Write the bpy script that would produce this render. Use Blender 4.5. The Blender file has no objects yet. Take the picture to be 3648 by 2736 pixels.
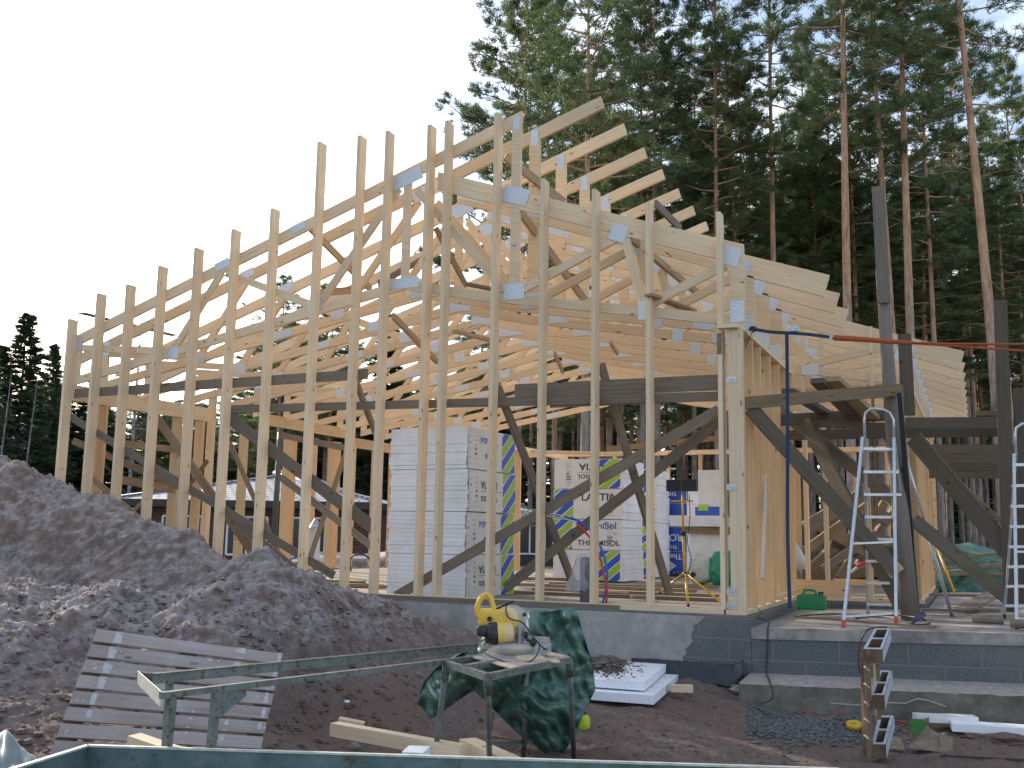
import bpy, bmesh, math, random
import numpy as np
from mathutils import Vector, Matrix, noise, Euler
R_ = math.radians
sc = bpy.context.scene
COL = sc.collection
# ------------------------------------------------------------------ camera
FPX, PITCH, ROLL, YAW = 3621.4, 0.14805, 0.01718, 0.42715
CAM = Vector((2.3456, -10.2441, 0.6893))
_c, _s = math.cos(YAW), math.sin(YAW)
_fw, _rt, _up = Vector((-_s, _c, 0)), Vector((_c, _s, 0)), Vector((0, 0, 1))
CF = _fw*math.cos(PITCH) + _up*math.sin(PITCH)
_U = _up*math.cos(PITCH) - _fw*math.sin(PITCH)
CR = _rt*math.cos(ROLL) + _U*math.sin(ROLL)
CU = _U*math.cos(ROLL) - _rt*math.sin(ROLL)
cd = bpy.data.cameras.new('camera'); cam = bpy.data.objects.new('camera', cd); COL.objects.link(cam)
cd.sensor_width = 36; cd.lens = 36*FPX/3648; cd.clip_start = 0.1; cd.clip_end = 2000
m = Matrix.Identity(4)
for i in range(3):
    m[i][0] = CR[i]; m[i][1] = CU[i]; m[i][2] = -CF[i]; m[i][3] = CAM[i]
cam.matrix_world = m
sc.camera = cam
sc.render.resolution_x, sc.render.resolution_y = 1024, 768
# ------------------------------------------------------------------ light
SUN_AZ, SUN_EL = 62, 22         # degrees left of +Y (towards -X), elevation
sd = Vector((-math.sin(R_(SUN_AZ))*math.cos(R_(SUN_EL)), math.cos(R_(SUN_AZ))*math.cos(R_(SUN_EL)), math.sin(R_(SUN_EL))))
sl = bpy.data.lights.new('sun', 'SUN'); so = bpy.data.objects.new('sun', sl); COL.objects.link(so)
sl.energy = 3.6; sl.angle = R_(1.2); sl.color = (1.0, .87, .70)
so.rotation_euler = (-sd).to_track_quat('-Z', 'Y').to_euler()
w = bpy.data.worlds.new('World'); sc.world = w; w.use_nodes = True
nt = w.node_tree; nt.nodes.clear()
out = nt.nodes.new('ShaderNodeOutputWorld'); bg = nt.nodes.new('ShaderNodeBackground')
sky = nt.nodes.new('ShaderNodeTexSky'); sky.sky_type = 'NISHITA'; sky.sun_disc = False
sky.sun_elevation = R_(SUN_EL)
sky.sun_rotation = -R_(SUN_AZ)      # azimuth measured from +Y
sky.air_density = 1.0; sky.dust_density = 1.6; sky.ozone_density = 1.5
tc = nt.nodes.new('ShaderNodeTexCoord'); mp = nt.nodes.new('ShaderNodeMapping'); mp.inputs['Scale'].default_value = (1, 1, 2.6)
nz = nt.nodes.new('ShaderNodeTexNoise'); nz.inputs['Scale'].default_value = 3.2; nz.inputs['Detail'].default_value = 8; nz.inputs['Roughness'].default_value = .6
cr = nt.nodes.new('ShaderNodeValToRGB'); cr.color_ramp.elements[0].position = .44; cr.color_ramp.elements[1].position = .72
cr.color_ramp.elements[0].color = (.05, .05, .05, 1); cr.color_ramp.elements[1].color = (.95, .95, .95, 1)
mx = nt.nodes.new('ShaderNodeMix'); mx.data_type = 'RGBA'
gain = nt.nodes.new('ShaderNodeMix'); gain.data_type = 'RGBA'; gain.blend_type = 'ADD'; gain.inputs[0].default_value = 1
# thin bright cloud: sky desaturated and lifted
hsv = nt.nodes.new('ShaderNodeHueSaturation'); hsv.inputs['Saturation'].default_value = .12; hsv.inputs['Value'].default_value = 1.5
L = nt.links.new
L(tc.outputs['Generated'], mp.inputs['Vector']); L(mp.outputs['Vector'], nz.inputs['Vector']); L(nz.outputs['Fac'], cr.inputs['Fac'])
L(sky.outputs['Color'], hsv.inputs['Color']); L(hsv.outputs['Color'], gain.inputs[6]); gain.inputs[7].default_value = (2.2, 2.3, 2.45, 1)
L(cr.outputs['Color'], mx.inputs[0]); L(sky.outputs['Color'], mx.inputs[6]); L(gain.outputs[2], mx.inputs[7])
L(mx.outputs[2], bg.inputs['Color']); bg.inputs['Strength'].default_value = .15
L(bg.outputs[0], out.inputs['Surface'])
sc.view_settings.view_transform = 'Standard'; sc.view_settings.look = 'None'; sc.view_settings.gamma = 1
sc.view_settings.exposure = 0.8
sc.render.engine = 'CYCLES'
# ------------------------------------------------------------------ helpers
rnd = random.Random(7)
def ray(u, v): return CF + CR*((u-1824)/FPX) - CU*((v-1368)/FPX)
def P(u, v, ax, val):
    "point of the place seen at photo coordinate (u,v) on the plane axis=val"
    d = ray(u, v); t = (val-CAM[ax])/d[ax]; return CAM + d*t
def PD(u, v, D): return CAM + ray(u, v)*D
def V(*a): return Vector(a)
def tag(o, label=None, cat=None, group=None, kind=None):
    if label: o['label'] = label
    if cat: o['category'] = cat
    if group: o['group'] = group
    if kind: o['kind'] = kind
    return o
def thing(name, label, cat, loc=(0, 0, 0), rz=0, group=None):
    o = bpy.data.objects.new(name, None); COL.objects.link(o); o.location = loc; o.rotation_euler = (0, 0, rz)
    o.empty_display_size = .1
    return tag(o, label, cat, group)
class MB:
    "mesh collector with uv (metres: along, across)"
    def __init__(s): s.v = []; s.f = []; s.uv = []; s.sm = []
    def face(s, pts, uvs=None, smooth=False):
        n = len(s.v); s.v += [tuple(p) for p in pts]; s.f.append(tuple(range(n, n+len(pts))))
        s.uv += uvs if uvs else [(0, 0)]*len(pts); s.sm.append(smooth)
    def hexa(s, c, L=None):
        "c: 8 corners, 0-3 start ring, 4-7 end ring (same order)"
        c = [Vector(p) for p in c]
        o1, o2 = rnd.uniform(0, 50), rnd.uniform(0, 50)
        if L is None: L = (c[4]-c[0]).length
        a = (c[1]-c[0]).length; b = (c[3]-c[0]).length
        off = [0, a, a+b, 2*a+b, 2*a+2*b]
        for i in range(4):
            j = (i+1) % 4
            s.face([c[i], c[j], c[4+j], c[4+i]], [(o1, o2+off[i]), (o1, o2+off[i+1]), (o1+L, o2+off[i+1]), (o1+L, o2+off[i])])
        s.face([c[3], c[2], c[1], c[0]], [(o1+.01, o2), (o1+.01, o2+a), (o1+.012, o2+a), (o1+.012, o2)])
        s.face([c[4], c[5], c[6], c[7]], [(o1+.01, o2), (o1+.01, o2+a), (o1+.012, o2+a), (o1+.012, o2)])
        return s
    def beam(s, a, b, w, h, up=(0, 0, 1)):
        "box from a to b (axis = centre line); w across, h along up"
        a, b = Vector(a), Vector(b); d = (b-a).normalized(); up = Vector(up)
        side = d.cross(up)
        if side.length < 1e-4: side = d.cross(Vector((0, 1, 0)))
        side.normalize(); u = side.cross(d).normalized()
        q = [side*x*w/2 + u*y*h/2 for x, y in ((-1, -1), (1, -1), (1, 1), (-1, 1))]
        s.hexa([a+t for t in q] + [b+t for t in q]); return s
    def box(s, c, d, rz=0):
        c = Vector(c); M = Matrix.Rotation(rz, 3, 'Z')
        q = [M @ Vector((x*d[0]/2, y*d[1]/2, z*d[2]/2)) + c for z in (-1, 1) for x, y in ((-1, -1), (1, -1), (1, 1), (-1, 1))]
        if d[0] >= max(d[1], d[2]):   # make the long axis the grain
            q = [M @ Vector((x*d[0]/2, y*d[1]/2, z*d[2]/2)) + c for x in (-1, 1) for y, z in ((-1, -1), (1, -1), (1, 1), (-1, 1))]
        elif d[1] >= d[2]:
            q = [M @ Vector((x*d[0]/2, y*d[1]/2, z*d[2]/2)) + c for y in (-1, 1) for z, x in ((-1, -1), (1, -1), (1, 1), (-1, 1))]
        s.hexa(q); return s
    def prism(s, poly, dvec):
        "extrude planar polygon (list of points) by dvec"
        p = [Vector(x) for x in poly]; d = Vector(dvec); n = len(p)
        o = rnd.uniform(0, 50); acc = 0
        e = (p[1]-p[0]).normalized()
        nn = Vector((0, 0, 0))
        for i in range(n): nn += p[i].cross(p[(i+1) % n])
        e2 = nn.normalized().cross(e)
        uv = [(o+(q-p[0]).dot(e), o+(q-p[0]).dot(e2)) for q in p]
        fl = nn.dot(d) > 0
        A = p if not fl else p[::-1]; UA = uv if not fl else uv[::-1]
        s.face(A, UA)
        B = [q+d for q in p]; s.face(B[::-1] if not fl else B, uv[::-1] if not fl else uv)
        for i in range(n):
            j = (i+1) % n; l = (p[j]-p[i]).length
            f = [p[i], p[j], p[j]+d, p[i]+d]; u = [(o+acc, o), (o+acc+l, o), (o+acc+l, o+d.length), (o+acc, o+d.length)]; acc += l
            if not fl: f = f[::-1]; u = u[::-1]
            s.face(f if fl else f, u)
        return s
    def tube(s, pts, r, n=10, cap=True, closed=False):
        pts = [Vector(p) for p in pts]; N = len(pts)
        rr = r if isinstance(r, (list, tuple)) else [r]*N
        prev = None; rings = []; acc = 0
        for i, p in enumerate(pts):
            if closed: t = (pts[(i+1) % N]-pts[i-1]).normalized()
            else: t = (pts[min(i+1, N-1)]-pts[max(i-1, 0)]).normalized()
            if prev is None:
                a = t.orthogonal().normalized()
            else:
                a = (prev - t*prev.dot(t)).normalized()
            prev = a; b = t.cross(a)
            if i: acc += (p-pts[i-1]).length
            rings.append(([p + a*math.cos(2*math.pi*k/n)*rr[i] + b*math.sin(2*math.pi*k/n)*rr[i] for k in range(n)], acc))
        o = rnd.uniform(0, 9)
        rng = range(N) if closed else range(N-1)
        for i in rng:
            A, la = rings[i]; B, lb = rings[(i+1) % N]
            for k in range(n):
                j = (k+1) % n; c = 2*math.pi*rr[i]
                s.face([A[k], A[j], B[j], B[k]], [(o+la, c*k/n), (o+la, c*(k+1)/n), (o+lb, c*(k+1)/n), (o+lb, c*k/n)], True)
        if cap and not closed:
            s.face(rings[0][0][::-1]); s.face(rings[-1][0])
        return s
    def lathe(s, prof, n=20, M=None, cap=False):
        "prof: list of (r,z)"
        M = M or Matrix.Identity(4)
        for i in range(len(prof)-1):
            for k in range(n):
                a0, a1 = 2*math.pi*k/n, 2*math.pi*(k+1)/n
                (r0, z0), (r1, z1) = prof[i], prof[i+1]
                q = [M @ Vector((r*math.cos(a), r*math.sin(a), z)) for r, z, a in ((r0, z0, a0), (r0, z0, a1), (r1, z1, a1), (r1, z1, a0))]
                s.face(q, [(a0, z0), (a1, z0), (a1, z1), (a0, z1)], True)
        return s
    def build(s, name, mat, parent=None, merge=False, rel=False):
        me = bpy.data.meshes.new(name); me.from_pydata(s.v, [], s.f)
        uvl = me.uv_layers.new(name='UVMap')
        flat = np.array(s.uv, dtype=np.float32).ravel(); uvl.data.foreach_set('uv', flat)
        me.polygons.foreach_set('use_smooth', s.sm)
        o = bpy.data.objects.new(name, me); COL.objects.link(o)
        if merge or any(s.sm):
            bm = bmesh.new(); bm.from_mesh(me); bmesh.ops.remove_doubles(bm, verts=bm.verts, dist=1e-5); bm.to_mesh(me); bm.free()
        me.materials.append(mat)
        if parent is not None:
            o.parent = parent
            if rel: pass
            else:
                wm = wmat(parent); o.matrix_parent_inverse = wm.inverted()
        return o
def wmat(o):
    M = Matrix.LocRotScale(o.location, o.rotation_euler, o.scale)
    if o.parent is not None: M = wmat(o.parent) @ o.matrix_parent_inverse @ M
    return M
def beam_obj(name, mat, parent, a, b, w, h, up=(0, 0, 1)):
    return MB().beam(a, b, w, h, up).build(name, mat, parent)
def copy_tree(o, parent=None):
    c = o.copy(); COL.objects.link(c)
    if parent is not None: c.parent = parent
    for ch in [x for x in bpy.data.objects if x.parent == o]: copy_tree(ch, c)
    return c
# ------------------------------------------------------------------ materials
def newmat(name):
    m = bpy.data.materials.new(name); m.use_nodes = True; nt = m.node_tree
    b = nt.nodes['Principled BSDF']; return m, nt, b
def nod(nt, t, **kw):
    n = nt.nodes.new(t)
    for k, v in kw.items():
        if k in n.inputs: n.inputs[k].default_value = v
        else: setattr(n, k, v)
    return n
def ramp(nt, fac, stops):
    r = nt.nodes.new('ShaderNodeValToRGB'); e = r.color_ramp.elements
    while len(e) > 1: e.remove(e[-1])
    e[0].position = stops[0][0]; e[0].color = (*stops[0][1], 1)
    for p, c in stops[1:]:
        q = e.new(p); q.color = (*c, 1)
    nt.links.new(fac, r.inputs['Fac']); return r.outputs['Color']
def mixc(nt, fac, a, b, mode='MIX'):
    n = nt.nodes.new('ShaderNodeMix'); n.data_type = 'RGBA'; n.blend_type = mode
    for i, x in ((0, fac), (6, a), (7, b)):
        if hasattr(x, 'links') or hasattr(x, 'is_linked'): nt.links.new(x, n.inputs[i])
        elif isinstance(x, (int, float)): n.inputs[i].default_value = x
        else: n.inputs[i].default_value = (*x, 1)
    return n.outputs[2]
def bump(nt, b, h, strength=.3, dist=.01):
    n = nt.nodes.new('ShaderNodeBump'); n.inputs['Strength'].default_value = strength; n.inputs['Distance'].default_value = dist
    nt.links.new(h, n.inputs['Height']); nt.links.new(n.outputs[0], b.inputs['Normal'])
def wood(name, base, dark, var=.12, knots=True, rough=.75, gscale=1.0, stain=None):
    m, nt, b = newmat(name); L = nt.links.new
    tc = nod(nt, 'ShaderNodeTexCoord'); oi = nod(nt, 'ShaderNodeObjectInfo')
    mp = nod(nt, 'ShaderNodeMapping'); mp.inputs['Scale'].default_value = (1.1*gscale, 26*gscale, 1); L(tc.outputs['UV'], mp.inputs['Vector'])
    n1 = nod(nt, 'ShaderNodeTexNoise', Scale=1.6, Detail=5.0, Roughness=.6, Distortion=.6); L(mp.outputs[0], n1.inputs['Vector'])
    n2 = nod(nt, 'ShaderNodeTexNoise', Scale=1.3, Detail=3.0); L(tc.outputs['UV'], n2.inputs['Vector'])
    col = ramp(nt, n1.outputs['Fac'], [(.3, dark), (.62, base)])
    col = mixc(nt, .35, col, mixc(nt, n2.outputs['Fac'], tuple(c*.72 for c in base), tuple(min(1, c*1.2) for c in base)))
    # board to board variation
    mr = nod(nt, 'ShaderNodeMapRange'); mr.inputs['To Min'].default_value = 1-var; mr.inputs['To Max'].default_value = 1+var; L(oi.outputs['Random'], mr.inputs['Value'])
    col = mixc(nt, 1.0, col, mr.outputs[0], 'MULTIPLY')
    if knots:
        mk = nod(nt, 'ShaderNodeMapping'); mk.inputs['Scale'].default_value = (3.6, 9, 1); L(tc.outputs['UV'], mk.inputs['Vector'])
        vo = nod(nt, 'ShaderNodeTexVoronoi', Scale=1.0); vo.inputs['Randomness'].default_value = 1; L(mk.outputs[0], vo.inputs['Vector'])
        kk = ramp(nt, vo.outputs['Distance'], [(.06, (1, 1, 1)), (.13, (0, 0, 0))])
        col = mixc(nt, kk, col, tuple(c*k for c, k in zip(dark, (.5, .38, .3))))
    if stain:
        n3 = nod(nt, 'ShaderNodeTexNoise', Scale=3.0, Detail=4.0); L(tc.outputs['UV'], n3.inputs['Vector'])
        s_ = ramp(nt, n3.outputs['Fac'], [(.45, (0, 0, 0)), (.8, (.6, .6, .6))]); col = mixc(nt, s_, col, stain)
    L(col, b.inputs['Base Color']); b.inputs['Roughness'].default_value = rough
    bump(nt, b, n1.outputs['Fac'], .25, .004)
    return m
def speckle(name, c1, c2, scale=30, rough=.85, c3=None, s3=2.5, bstr=.4, bdist=.01, coord='Object', metallic=0.0, det=6.0):
    m, nt, b = newmat(name); L = nt.links.new; tc = nod(nt, 'ShaderNodeTexCoord')
    n1 = nod(nt, 'ShaderNodeTexNoise', Scale=float(scale), Detail=det, Roughness=.65); L(tc.outputs[coord], n1.inputs['Vector'])
    col = ramp(nt, n1.outputs['Fac'], [(.33, c1), (.66, c2)])
    if c3:
        n3 = nod(nt, 'ShaderNodeTexNoise', Scale=float(s3), Detail=5.0, Roughness=.7); L(tc.outputs[coord], n3.inputs['Vector'])
        col = mixc(nt, ramp(nt, n3.outputs['Fac'], [(.45, (0, 0, 0)), (.62, (1, 1, 1))]), col, c3)
    L(col, b.inputs['Base Color']); b.inputs['Roughness'].default_value = rough; b.inputs['Metallic'].default_value = metallic
    if bstr: bump(nt, b, n1.outputs['Fac'], bstr, bdist)
    return m
M = {}
M['pine'] = wood('fresh_pine', (.74, .595, .42), (.58, .42, .265), var=.09)
M['pine_in'] = wood('fresh_pine_warm', (.74, .58, .39), (.58, .405, .235), var=.12)
M['grey_board'] = wood('weathered_board', (.225, .18, .14), (.11, .085, .065), var=.25, rough=.85)
M['brown_board'] = wood('dirty_board', (.30, .21, .125), (.15, .10, .06), var=.25, rough=.85, stain=(.13, .10, .075))
M['old_timber'] = wood('old_timber', (.20, .165, .13), (.10, .08, .06), var=.15, rough=.85, stain=(.27, .2, .13))
M['pine_shaded'] = wood('shaded_wall_pine', (.66, .46, .265), (.50, .32, .165), var=.14)  # pine in a deeper tan, shade of the lower walls painted into the colour
M['scaf'] = wood('dark_scaffold_timber', (.135, .112, .085), (.07, .056, .042), var=.2, rough=.85, stain=(.10, .095, .06))
M['tan_board'] = wood('tan_board', (.46, .33, .20), (.27, .18, .10), var=.15, rough=.8)
M['old_pole'] = wood('old_pole', (.19, .165, .14), (.11, .092, .075), var=.1, rough=.85, stain=(.16, .14, .12))
def nailplate():
    m, nt, b = newmat('galvanised_nail_plate'); L = nt.links.new; tc = nod(nt, 'ShaderNodeTexCoord')
    br = nod(nt, 'ShaderNodeTexBrick', Scale=1.0); br.inputs['Brick Width'].default_value = .022; br.inputs['Row Height'].default_value = .014; br.inputs['Mortar Size'].default_value = .0045
    br.inputs['Mortar Smooth'].default_value = 0; L(tc.outputs['UV'], br.inputs['Vector'])
    br.inputs['Color1'].default_value = (.16, .17, .2, 1); br.inputs['Color2'].default_value = (.2, .21, .24, 1); br.inputs['Mortar'].default_value = (.66, .7, .76, 1)
    L(br.outputs['Color'], b.inputs['Base Color']); b.inputs['Metallic'].default_value = .35; b.inputs['Roughness'].default_value = .42
    return m
M['plate'] = nailplate()
M['steel'] = speckle('galvanised_steel', (.42, .45, .5), (.58, .6, .64), 8, .4, metallic=.6, bstr=0)
# =================================================================== house frame
house = thing('timber_house_frame', 'unfinished house frame of pale new timber with tall uncut studs and open roof trusses', 'house frame', (-3.8, 5, -.05))
XS = [-9.252, -8.737, -8.2, -7.6416, -7.03, -6.42, -5.80, -5.1123, -4.5065, -4.098, -3.5042, -3.265, -2.6056, -2.0045, -1.3821, -.7658, 0]
ZT = [3.62, 3.95, 4.03, 4.24, 4.43, 4.62, 4.83, 5.627, 5.621, 5.617, 5.604, 5.6085, 5.612, 4.721, 4.517, 4.286, 4.09]
for x, z in zip(XS, ZT):
    MB().box((x+.024, .074, z/2), (.048, .148, z)).build('stud', M['pine'], house)
# sill plates
MB().box((-4.62, .074, -.024), (9.3, .148, .046)).build('sill_plate', M['pine'], house)
MB().beam((-7.2, -.012, -.03), (-1.05, -.012, -.03), .02, .05).build('sill_edge_board', M['grey_board'], house)
# ---- trusses
TH = .045
def lt(X): return 5.648 + .325*(X+2.331)
def rtc(X): return 3.91 - .352*(X+.186)
def bcl(X): return 2.80 + (X+9.25)*(3.745-2.80)/(5.40)
def bcr(X): return 3.033 - .172*(X+.02)
AX = -3.85
def plank2(par, y, x0, z0, x1, z1, w, name='web', mat='pine_in'):
    return MB().beam((x0, y+TH/2, z0), (x1, y+TH/2, z1), TH, w, (0, 0, 1)).build(name, M[mat], par)
def chord(par, y, pts, name, mat='pine_in'):
    MB().prism([(x, y, z) for x, z in pts], (0, TH, 0)).build(name, M[mat], par)
def nplate(par, y, x, z, w, h, ang=0):
    c, s = math.cos(ang), math.sin(ang); q = []
    for a, b in ((-1, -1), (1, -1), (1, 1), (-1, 1)):
        q.append((x+a*w/2*c-b*h/2*s, y-.004, z+a*w/2*s+b*h/2*c))
    MB().prism(q, (0, .003, 0)).build('connector_plate', M['plate'], par)
def truss(k, y):
    t = bpy.data.objects.new('roof_truss', None); COL.objects.link(t); t.parent = house; t.matrix_parent_inverse = wmat(house).inverted(); t.location = (0, y, 0); t.empty_display_size = .1
    near = k <= 3
    mt = 'pine' if k == 0 else 'pine_in'
    xr = -2.32 if k == 0 else -1.52
    xl = -9.25 if k == 0 else -9.86
    dl = .152
    sl = .325; s2 = -.352
    # plumb cut at k0, square cut otherwise
    def sq(x, zt, sg, dd): # square end, moved by depth*slope
        return x
    tx = 0 if k == 0 else dl*sl
    chord(t, y, [(xl, lt(xl)), (xr, lt(xr)), (xr+tx*.9, lt(xr)-dl), (xl, lt(xl)-dl)], 'top_chord', mt)
    xe = .254 if k == 0 else (1.05 if near else 2.31)
    xb = .254 if near else 1.70
    hr = .225
    tx = 0 if k == 0 else hr*.3
    chord(t, y, [(-3.42, rtc(-3.42)), (xe, rtc(xe)), (xe-tx, rtc(xe)-hr), (-3.42, rtc(-3.42)-hr)], 'top_chord', mt)
    chord(t, y, [(-9.25, bcl(-9.25)), (AX, 3.745), (AX, 3.62), (-9.25, bcl(-9.25)-.115)], 'bottom_chord', mt)
    chord(t, y, [(AX+.001, 3.745), (-2.85, 3.52), (xb, bcr(xb)), (xb, bcr(xb)-.11), (-2.85, 3.405), (AX+.001, 3.62)], 'bottom_chord', mt)
    W = .095
    chord(t, y, [(-9.25, bcl(-9.25)+.001), (-9.13, bcl(-9.13)), (-9.13, lt(-9.13)-dl), (-9.25, lt(-9.25)-dl-.001)], 'heel_post', mt)
    hx = xb-.15
    chord(t, y, [(hx, bcr(hx)), (xb, bcr(xb)), (xb, rtc(xb)-hr), (hx, rtc(hx)-hr)], 'heel_post', mt)
    chord(t, y+.001, [(-3.90, 3.74), (-3.80, 3.735), (-3.80, lt(-3.8)-dl), (-3.90, lt(-3.9)-dl)], 'web', mt)
    # clerestory post
    if k == 0: chord(t, y-.002, [(-2.44, 3.45), (-2.325, 3.43), (-2.325, 5.648), (-2.44, 5.61)], 'web', mt)
    else: chord(t, y-.002, [(-2.44, 3.45), (-2.30, 3.43), (-2.30, lt(-2.30)-dl), (-2.44, lt(-2.44)-dl)], 'web', mt)
    segs = [(-9.1, 3.22, -7.5, 3.08), (-7.42, 3.1, -6.68, 4.1), (-6.6, 4.08, -5.2, 3.53), (-5.08, 3.55, -3.98, 4.92),
            (-3.72, 4.86, -2.5, 3.5), (-2.25, 3.5, -1.15, 3.98), (-1.06, 4.02, -.84, 3.16), (-.76, 3.2, .06 if near else .02, 3.56 if near else 3.5)]
    if not near: segs += [(.08, 3.5, .42, 2.98), (.5, 2.98, 1.5, 3.17)]
    for i, (a, b, c, d) in enumerate(segs):
        plank2(t, y+.0015*(1+i % 2), a, b, c, d, W, 'web', mt)
    pl = [(-3.85, 5.02, .42, .17, .314), (-3.85, 3.70, .42, .13, 0), (-2.38, 3.47, .26, .19, 0 if k else 0), (-2.38, 4.62, .34, .2, -.337) , (-1.12, 4.03, .2, .19, -.337),
          (-.83, 3.13, .13, .2, 0), (.12, 3.64, .2, .2, -.337), (-6.66, 4.2, .24, .12, .314), (-7.42, 3.04, .2, .15, .17), (-5.14, 3.52, .2, .14, .17), (-9.17, 3.30, .14, .2, 0)]
    if k == 0: pl += [(-2.385, 5.50, .085, .17, 0), (.178, 3.04, .15, .23, 0), (-5.45, 4.58, .22, .11, .314)]
    else: pl += [(-2.37, lt(-2.37)-.12, .1, .2, 0), (-.3, 3.03, .24, .1, -.17), (-6.0, bcl(-6)-.06, .3, .1, .17), (-3.2, 4.9, .38, .2, -.337)]
    if not near: pl += [(1.62, 3.05, .2, .2, -.337), (1.62, 2.72, .14, .2, 0), (.46, 2.9, .22, .14, 0)]
    elif k: pl += [(.178, 3.0, .15, .2, 0)]
    for q in pl: nplate(t, y-.002, *q)
    return t
TY = [.150] + [.66+.875*i for i in range(12)]
for k, y in enumerate(TY): truss(k, y)
# ---- right front wall (X .1 .. .25), Y 0..3.2
def post(x, y, z0, z1, dx, dy, mat='pine_shaded', name='stud'):
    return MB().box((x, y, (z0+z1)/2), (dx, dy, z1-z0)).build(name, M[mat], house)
post(.178, .024, 0, 2.82, .15, .046, 'pine')
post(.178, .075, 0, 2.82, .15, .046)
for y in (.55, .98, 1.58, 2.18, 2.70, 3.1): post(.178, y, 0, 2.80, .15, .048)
MB().box((.178, 1.62, 2.845), (.15, 3.24, .045)).build('top_plate', M['pine'], house)
MB().box((.135, 1.66, 2.70), (.045, 3.1, .22)).build('header', M['pine_shaded'], house)
MB().box((.15, 1.62, -.024), (.2, 3.24, .046)).build('sill_plate', M['pine'], house)
MB().box((.02, .02, 2.68), (.05, .045, .22)).build('packing_block', M['old_timber'], house)
MB().box((.12, -.03, 2.85), (.2, .09, .045)).build('packing_block', M['pine'], house)
# hanger brackets on the corner joint
for v in (1351, 1735, 2108, 2157):
    p = P(2606, v, 1, -.004); 
    b = MB().box((p.x, -.003, p.z), (.10, .004, .06)); b.box((p.x, -.009, p.z), (.05, .012, .012)); b.build('joist_bracket', M['steel'], house)
# ---- wing front wall Y=3.3, X .25 .. 1.7
for x, zt in ((.36, 3.62), (.60, 3.48), (1.12, 2.8), (1.60, 2.7)):
    post(x, 3.36, 0, zt, .048, .12, 'pine')
post(1.22, 3.30, 2.6, 3.42, .05, .06, 'pine'); post(1.22, 3.30, .9, 2.6, .035, .05, 'brown_board')
MB().box((.98, 3.36, -.024), (1.5, .15, .046)).build('sill_plate', M['pine'], house)
MB().box((.98, 3.36, 2.60), (1.45, .05, .15)).build('header', M['pine_shaded'], house)
MB().box((.5, 3.30, .10), (.75, .04, .2)).build('edge_board', M['pine_shaded'], house)
MB().box((1.05, 3.5, .18), (.8, .04, .07)).build('edge_board', M['pine_shaded'], house)
# ---- right wall of the wing X=1.7
for i in range(13):
    y = 3.42 + .57*i
    post(1.62, y, 0, 2.58, .15, .048)
MB().box((1.62, 6.85, 2.61), (.15, 7.0, .06)).build('top_plate', M['pine_in'], house)
MB().box((1.62, 6.85, -.024), (.15, 7.0, .046)).build('sill_plate', M['pine_in'], house)
# ---- left wall X=-9.25
MB().box((-9.22, 1.55, 2.585), (.06, 2.8, .225)).build('header', M['pine'], house)
MB().box((-9.22, 5.85, 2.68), (.06, 2.6, .2)).build('header', M['pine_shaded'], house)
MB().box((-9.22, 8.75, 2.52), (.06, 3.0, .2)).build('header', M['pine_shaded'], house)
for y in (.55, .72, 2.25, 2.5, 2.78, 3.9, 4.45, 5.15, 5.3, 5.95, 6.6, 6.75, 7.3, 8.2, 8.9, 9.6): post(-9.2, y, 0, 2.47, .17, .048)
post(-9.2, 3.05, 0, 2.95, .1, .1, 'pine_in')
MB().beam((-9.2, 1.0, 1.95), (-9.2, 2.2, 1.95), .045, .1).build('nogging', M['brown_board'], house)
MB().beam((-9.2, 1.0, 1.42), (-9.2, 2.4, 1.32), .045, .12).build('nogging', M['brown_board'], house)
# ---- back wall
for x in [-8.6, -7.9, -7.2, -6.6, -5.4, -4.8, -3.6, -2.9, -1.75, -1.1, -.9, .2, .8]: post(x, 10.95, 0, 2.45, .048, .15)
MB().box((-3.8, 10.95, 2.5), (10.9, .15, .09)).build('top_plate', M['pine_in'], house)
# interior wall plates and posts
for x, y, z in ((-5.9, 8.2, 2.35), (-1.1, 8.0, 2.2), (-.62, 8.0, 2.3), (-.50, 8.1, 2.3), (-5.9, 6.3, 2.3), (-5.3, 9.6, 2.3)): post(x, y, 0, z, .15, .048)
MB().beam((-5.95, 8.0, 2.42), (-5.95, 10.9, 2.42), .15, .09).build('top_plate', M['pine_in'], house)
MB().beam((-5.2, 7.3, 2.26), (-3.4, 7.5, 2.2), .25, .04).build('top_plate', M['pine_in'], house)
# ---- weathered brace boards nailed to the frame
def brace(a, b, h=.10, t=.022, mat='grey_board', up=(0, 0, 1)):
    return MB().beam(a, b, t, h, up).build('brace_board', M[mat], house)
YB = .165
def bb(u0, v0, u1, v1, Y0, Y1=None, h=.1, mat='grey_board', t=.022):
    return brace(P(u0, v0, 1, Y0), P(u1, v1, 1, Y0 if Y1 is None else Y1), h, t, mat)
bb(800, 1458, 2560, 1412, .178, h=.10)                        # long board across (lower)
bb(1960, 1437, 2465, 1415, .20, h=.10)
bb(1835, 1395, 2560, 1362, .225, h=.165)                        # thick board right
bb(255, 1403, 1310, 1332, .178, h=.125)                       # long board left, upper
bb(250, 1485, 1190, 2050, .168, h=.10)
bb(805, 1480, 1330, 1880, .175, .175, h=.15)
bb(300, 1680, 800, 2110, .30, .30, h=.085, mat='brown_board')
bb(560, 1490, 1010, 2120, .9, .6, h=.13, mat='brown_board')
bb(820, 1580, 1000, 1990, 1.2, .7, h=.08, mat='brown_board')
bb(840, 1860, 1160, 2125, .5, .3, h=.14)
bb(260, 1570, 700, 1760, .8, 1.6, h=.1, mat='brown_board')
bb(1000, 1550, 1250, 1600, 3.2, 3.2, h=.1)
bb(1000, 1700, 1330, 1950, 1.8, h=.1)
bb(1260, 1340, 1345, 1560, .3, .9, h=.06, mat='old_timber', t=.06)
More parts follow.
